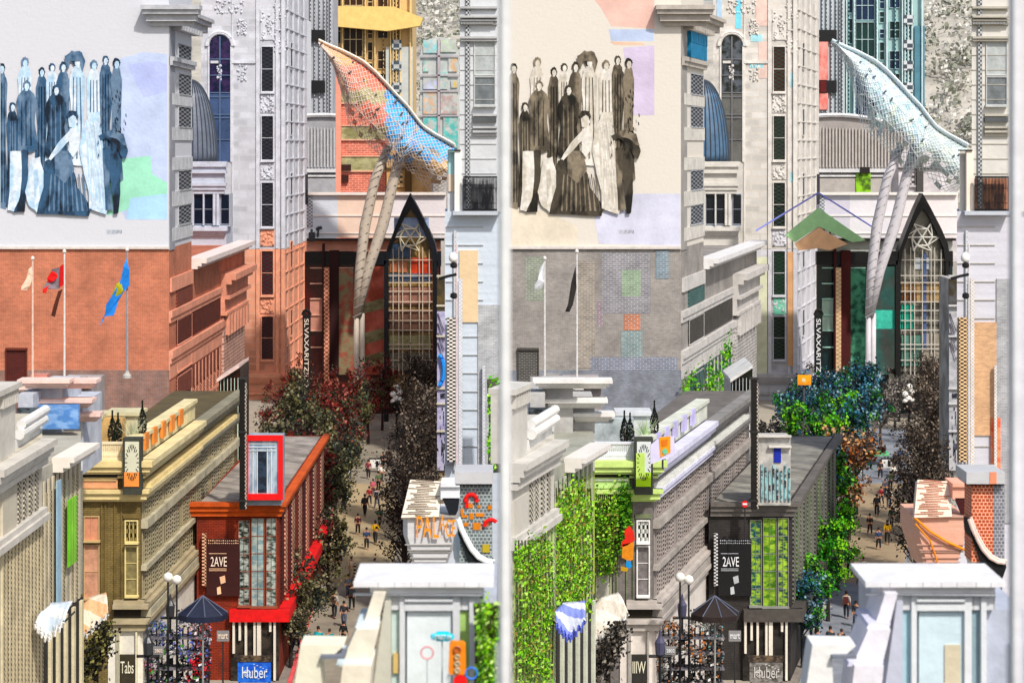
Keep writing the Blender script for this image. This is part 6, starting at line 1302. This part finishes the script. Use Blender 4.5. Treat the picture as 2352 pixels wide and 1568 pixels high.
    b = MB().fb(q(546), q(622), 1519, 1566, D, .12).build('board', mat('#2456c0' if L else '#55524e', kind='blotch', h2='#3f78e0' if L else '#8d8a86', sx=3, sz=4, var=.25), t)
    m = MB(); [m.tube([pt(q(568 + r * math.cos(a)), 1546 + r * math.sin(a), D - .03), pt(q(568 + r * math.cos(a + .5)), 1546 + r * math.sin(a + .5), D - .03)], .02, 4) for r in (5, 8) for a in [i * .5 for i in range(13)]]
    for i in range(12): m.fb(q(582 + (i * 7) % 34), q(583 + (i * 7) % 34 + 2 + i % 3), 1524 + i * 3, 1525.4 + i * 3, D - .02, .02)
    m.build('map_drawing', mat('#cfe0f6' if L else '#e6e4e0'), b); m = MB()
    text('Huber', 'lettering', q(556), q(614), 1530, 1556, D - .03, mat('#e9f1fb' if L else '#c9c7c3'), b)
    for u in (550, 618): m.tube([(xx(q(u), D), D + .1, 0), pt(q(u), 1519, D) + Vector((0, .1, 0))], .05)
    m.build('leg', mat('#1c1c1e'), t); MB().fb(q(544), q(624), 1506, 1519, D - .05, .2).build('header', mat('#2a2420', kind='blotch', h2='#6a5a48', sx=4, sz=6), t)
    # dark hedge behind the awnings
    rd = random.Random(15); D = 104; t = thing('hedge', {'L': 'dark olive bush below the large ruffled awning of the olive building', 'R': 'dark brown bush below the large ruffled awning of the grey building'}[k], 'plant', (xx(q(222), D), D, 0)); m = MB()
    for _ in range(1700):
        f = rd.random(); u = 178 + 75 * f + rd.gauss(0, 10); y = 1568 - (f ** .8) * 120 + rd.gauss(0, 24); m.leaf(pt(q(u), max(y, 1428), D - rd.uniform(0, 1.5)), rd.uniform(.06, .13), rd, rd.choice((0, 0, 1, 2)))
    m.build('leaves', [mat(h) for h in (('#15150f', '#4e4c2c', '#8c8858') if L else ('#14110f', '#4a443c', '#8c857c'))], t); MB().tube([(xx(q(215), D), D, 0), pt(q(222), 1500, D)], [.2, .1]).build('stem', mat('#2c241a'), t)
for k in 'LR': street_bits(k)
def street_oddments():
    # banner held by the two turquoise walkers
    D = gd(1508) - .5; t = thing('cloth_banner', 'turquoise cloth banner in front of the two walkers on the beige street', 'banner', (xx(745, D), D, .3))
    m = MB(); m.plate([(722, 1476), (745, 1480), (762, 1474), (761, 1502), (744, 1505), (723, 1503)], D, 0, .05); m.build('cloth', mat('#35c4c8', var=.2), t)
    m = MB(); m.tube([(xx(722, D), D + .03, .3), pt(722, 1474, D)], .03); m.tube([(xx(762, D), D + .03, .3), pt(762, 1472, D)], .03); m.build('pole', mat('#15181c'), t)
    D = 26; t = thing('street_name_sign', 'cyan street name plate over the cream tinted parapet', 'sign', pt(1015, 1460, D))
    m = MB(); m.plate([(988, 1461), (992, 1455), (1000, 1455), (1004, 1450), (1030, 1450), (1034, 1455), (1040, 1456), (1044, 1461), (1040, 1468), (1034, 1469), (1030, 1472), (1004, 1472), (1000, 1469), (992, 1468)], D, 0, .03)
    p = m.build('plate', mat('#2ad2ea', var=.08), t); text('1 STREET SW', 'lettering', 994, 1038, 1456.5, 1466, D, mat('#e9fbfd', var=.02), p)
    MB().fb(1014, 1017, 1472, 1800, D + .05, .02).build('bracket', mat('#b5bcc0'), t)
    D = 25.6; t = thing('traffic_light', 'orange traffic light case with three round lenses by the cyan street plate', 'traffic light', pt(1050, 1548, D))
    m = MB(); m.plate([(1032, 1482), (1036, 1475), (1064, 1475), (1069, 1481), (1070, 1540), (1066, 1548), (1034, 1548), (1030, 1541)], D, 0, .12); cs = m.build('case', mat('#f0962c', var=.1), t)
    for cy, h in ((1491, '#b9704a'), (1508, '#c9b08c'), (1524, '#c2b49a'), (1539, '#cbbca0')):
        m = MB(); r = 7.5 if cy == 1491 else 5; m.tube([pt(1050 + r * math.cos(a), cy + r * math.sin(a), D - .02) for a in [i * math.pi / 8 for i in range(17)]], .012, 5); m.plate([(1050 + (r - 2) * math.cos(a), cy + (r - 2) * math.sin(a)) for a in [i * math.pi / 6 for i in range(12)]], D, .012, .01)
        m.build('lens', mat(h, var=.1, rough=.3), t)
    MB().fb(1047, 1053, 1548, 1800, D + .04, .03).build('pole', mat('#9aa0a0'), t)
    for cx, cy, r, h, lab in ((1057, 1563, 16, '#e2333a', 'solid red disc sign below the orange traffic light'), (981, 1498, 14, '#e9a8ac', 'pale pink ring sign left of the orange traffic light'), (1083, 1545, 13, '#4f86e8', 'blue ring sign right of the orange traffic light')):
        t = thing('disc_sign', lab, 'sign', pt(cx, cy, D)); m = MB()
        if r == 16: m.plate([(cx + r * math.cos(a), cy + r * .9 * math.sin(a)) for a in [i * math.pi / 10 for i in range(20)]], D, .01, .02)
        else: m.tube([pt(cx + r * math.cos(a), cy + r * math.sin(a), D) for a in [i * math.pi / 10 for i in range(21)]], .011, 6)
        m.build('disc', mat(h, var=.1), t); MB().fb(cx - 1, cx + 1, cy + r, 1800, D + .03, .02).build('pole', mat('#a5a9aa'), t)
    # right half only
    D = 112; t = thing('picture_board', 'white board with orange picture on the green cornice, right of the lime dial box', 'sign', pt(1520, 1060, D)); m = MB(); m.plate([(1494, 1022), (1515, 1004), (1548, 1002), (1551, 1040), (1530, 1052), (1494, 1066)], D, 0, .15); bd = m.build('board', mat('#dcd8f2', var=.15), t)
    m = MB(); m.plate([(1514, 1004), (1540, 1001), (1540, 1038), (1517, 1050)], D, .03, .03); pi_ = m.build('picture', mat('#f0a43a', var=.15), t); m = MB(); m.plate([(1518, 1010), (1534, 1008), (1533, 1022), (1520, 1026)], D, .05, .02); m.build('detail', mat('#d8803a'), pi_)
    m = MB(); m.plate([(1527 + 6 * math.cos(a), 1036 + 7 * math.sin(a)) for a in [i * .6 for i in range(10)]], D, .06, .02); m.build('detail', mat('#7cc8a4'), pi_); MB().tube([pt(1522, 1055, D + .1), pt(1522, 1075, D + .3)], .05).build('bracket', mat('#55504c'), t)
    D = 112.4; t = thing('hanging_banner', 'banner of red, orange and blue cloth sections hanging on the grey brick corner building', 'banner', pt(1440, 1312, D))
    for pts, h in (([(1434, 1218), (1446, 1206), (1456, 1222), (1458, 1240), (1440, 1252), (1426, 1256), (1428, 1244), (1436, 1236)], '#d8433a'), ([(1430, 1250), (1456, 1244), (1454, 1284), (1446, 1288), (1428, 1280)], '#d98f1c'), ([(1440, 1286), (1448, 1287), (1452, 1300), (1444, 1306), (1436, 1298)], '#2f8fd0'), ([(1426, 1300), (1444, 1304), (1440, 1312), (1426, 1310)], '#c9a04a')):
        m = MB(); m.plate(pts, D, 0, .05); m.build('cloth', mat(h, var=.3, sc=4), t)
    MB().tube([pt(1446, 1204, D), pt(1446, 1204, 115)], .03).build('bracket', mat('#222426'), t)
    D = 190; t = thing('direction_board', 'small orange board on the tower corner, left of the tall black letter sign', 'sign', pt(1847, 885, D)); MB().fb(1832, 1863, 861, 884, D, .2).build('board', mat('#f29a1e', kind='blotch', h2='#f7b24c', sx=2, sz=2, var=.2), t)
    m = MB(); m.fb(1842, 1850, 869, 877, D - .03, .03); m.build('emblem', mat('#e8d8b8'), t); MB().tube([(xx(1847, D), D + .3, 0), pt(1847, 884, D) + Vector((0, .3, 0))], .1).build('post', mat('#4a4c50'), t)
    D = 128; t = thing('round_sign', 'small red and white round sign above the black board sign', 'sign', pt(1711, 1160, D)); m = MB(); m.plate([(1711 + 7 * math.cos(a), 1157 + 8 * math.sin(a)) for a in [i * math.pi / 8 for i in range(16)]], D, 0, .05); m.build('disc', mat('#d3222c'), t); MB().fb(1706, 1716, 1155, 1159, D - .03, .02).build('bar', mat('#f2eeee'), t); MB().tube([pt(1711, 1164, D + .1), pt(1711, 1240, D + .1)], .04).build('post', mat('#2a2a2c'), t)
    D = gd(1070); t = thing('market_stall', 'low stall with bright green cover at the far end of the blue-grey street', 'stall', (xx(2015, D), D, 0)); MB().box(xx(1992, D), xx(2042, D), D, D + 2, 1.0, 1.35).build('cover', mat('#4fb070', kind='blotch', h2='#8cc8a0', sx=2, sz=4), t)
    m = MB(); [m.tube([(xx(a, D), D + b, 0), (xx(a, D), D + b, 1.0)], .05) for a in (1994, 2040) for b in (.1, 1.9)]; m.build('leg', mat('#3a3c40'), t)
    for k, (ox, h, lab) in enumerate(((0, '#2e2c2c', 'small dark car seen past the bare trees by the pale blue wall'), (1176, '#23262c', 'small dark car seen past the bare trees by the sand orange wall'))):
        D = 166; c = Vector((xx(ox + 1012, D), D, 0)); t = thing('parked_car', lab, 'car', c); m = MB()
        m.poly8([c + Vector(v) for v in ((-.9, -2.1, .35), (.9, -2.1, .35), (.9, 2.1, .35), (-.9, 2.1, .35), (-.88, -2.1, .85), (.88, -2.1, .85), (.88, 2.1, .95), (-.88, 2.1, .95))]); b = m.build('body', mat(h, rough=.25, var=.1), t)
        m = MB(); m.poly8([c + Vector(v) for v in ((-.85, -1.1, .86), (.85, -1.1, .86), (.85, 1.7, .95), (-.85, 1.7, .95), (-.65, -.5, 1.42), (.65, -.5, 1.42), (.65, 1.1, 1.42), (-.65, 1.1, 1.42))]); m.build('cabin', glass('#1a2026'), t)
        for sx_, sy_ in ((-.86, -1.3), (.86, -1.3), (-.86, 1.3), (.86, 1.3)):
            m = MB(); m.tube([c + Vector((sx_ - .1, sy_, .33)), c + Vector((sx_ + .1, sy_, .33))], .33, 14); m.build('wheel', mat('#0e0e10'), t)
        for s_ in (-.6, .6): MB().box(c.x + s_ - .18, c.x + s_ + .18, c.y - 2.13, c.y - 2.08, .62, .75).build('headlight', mat('#e6e8ea', rough=.2), t)
street_oddments()
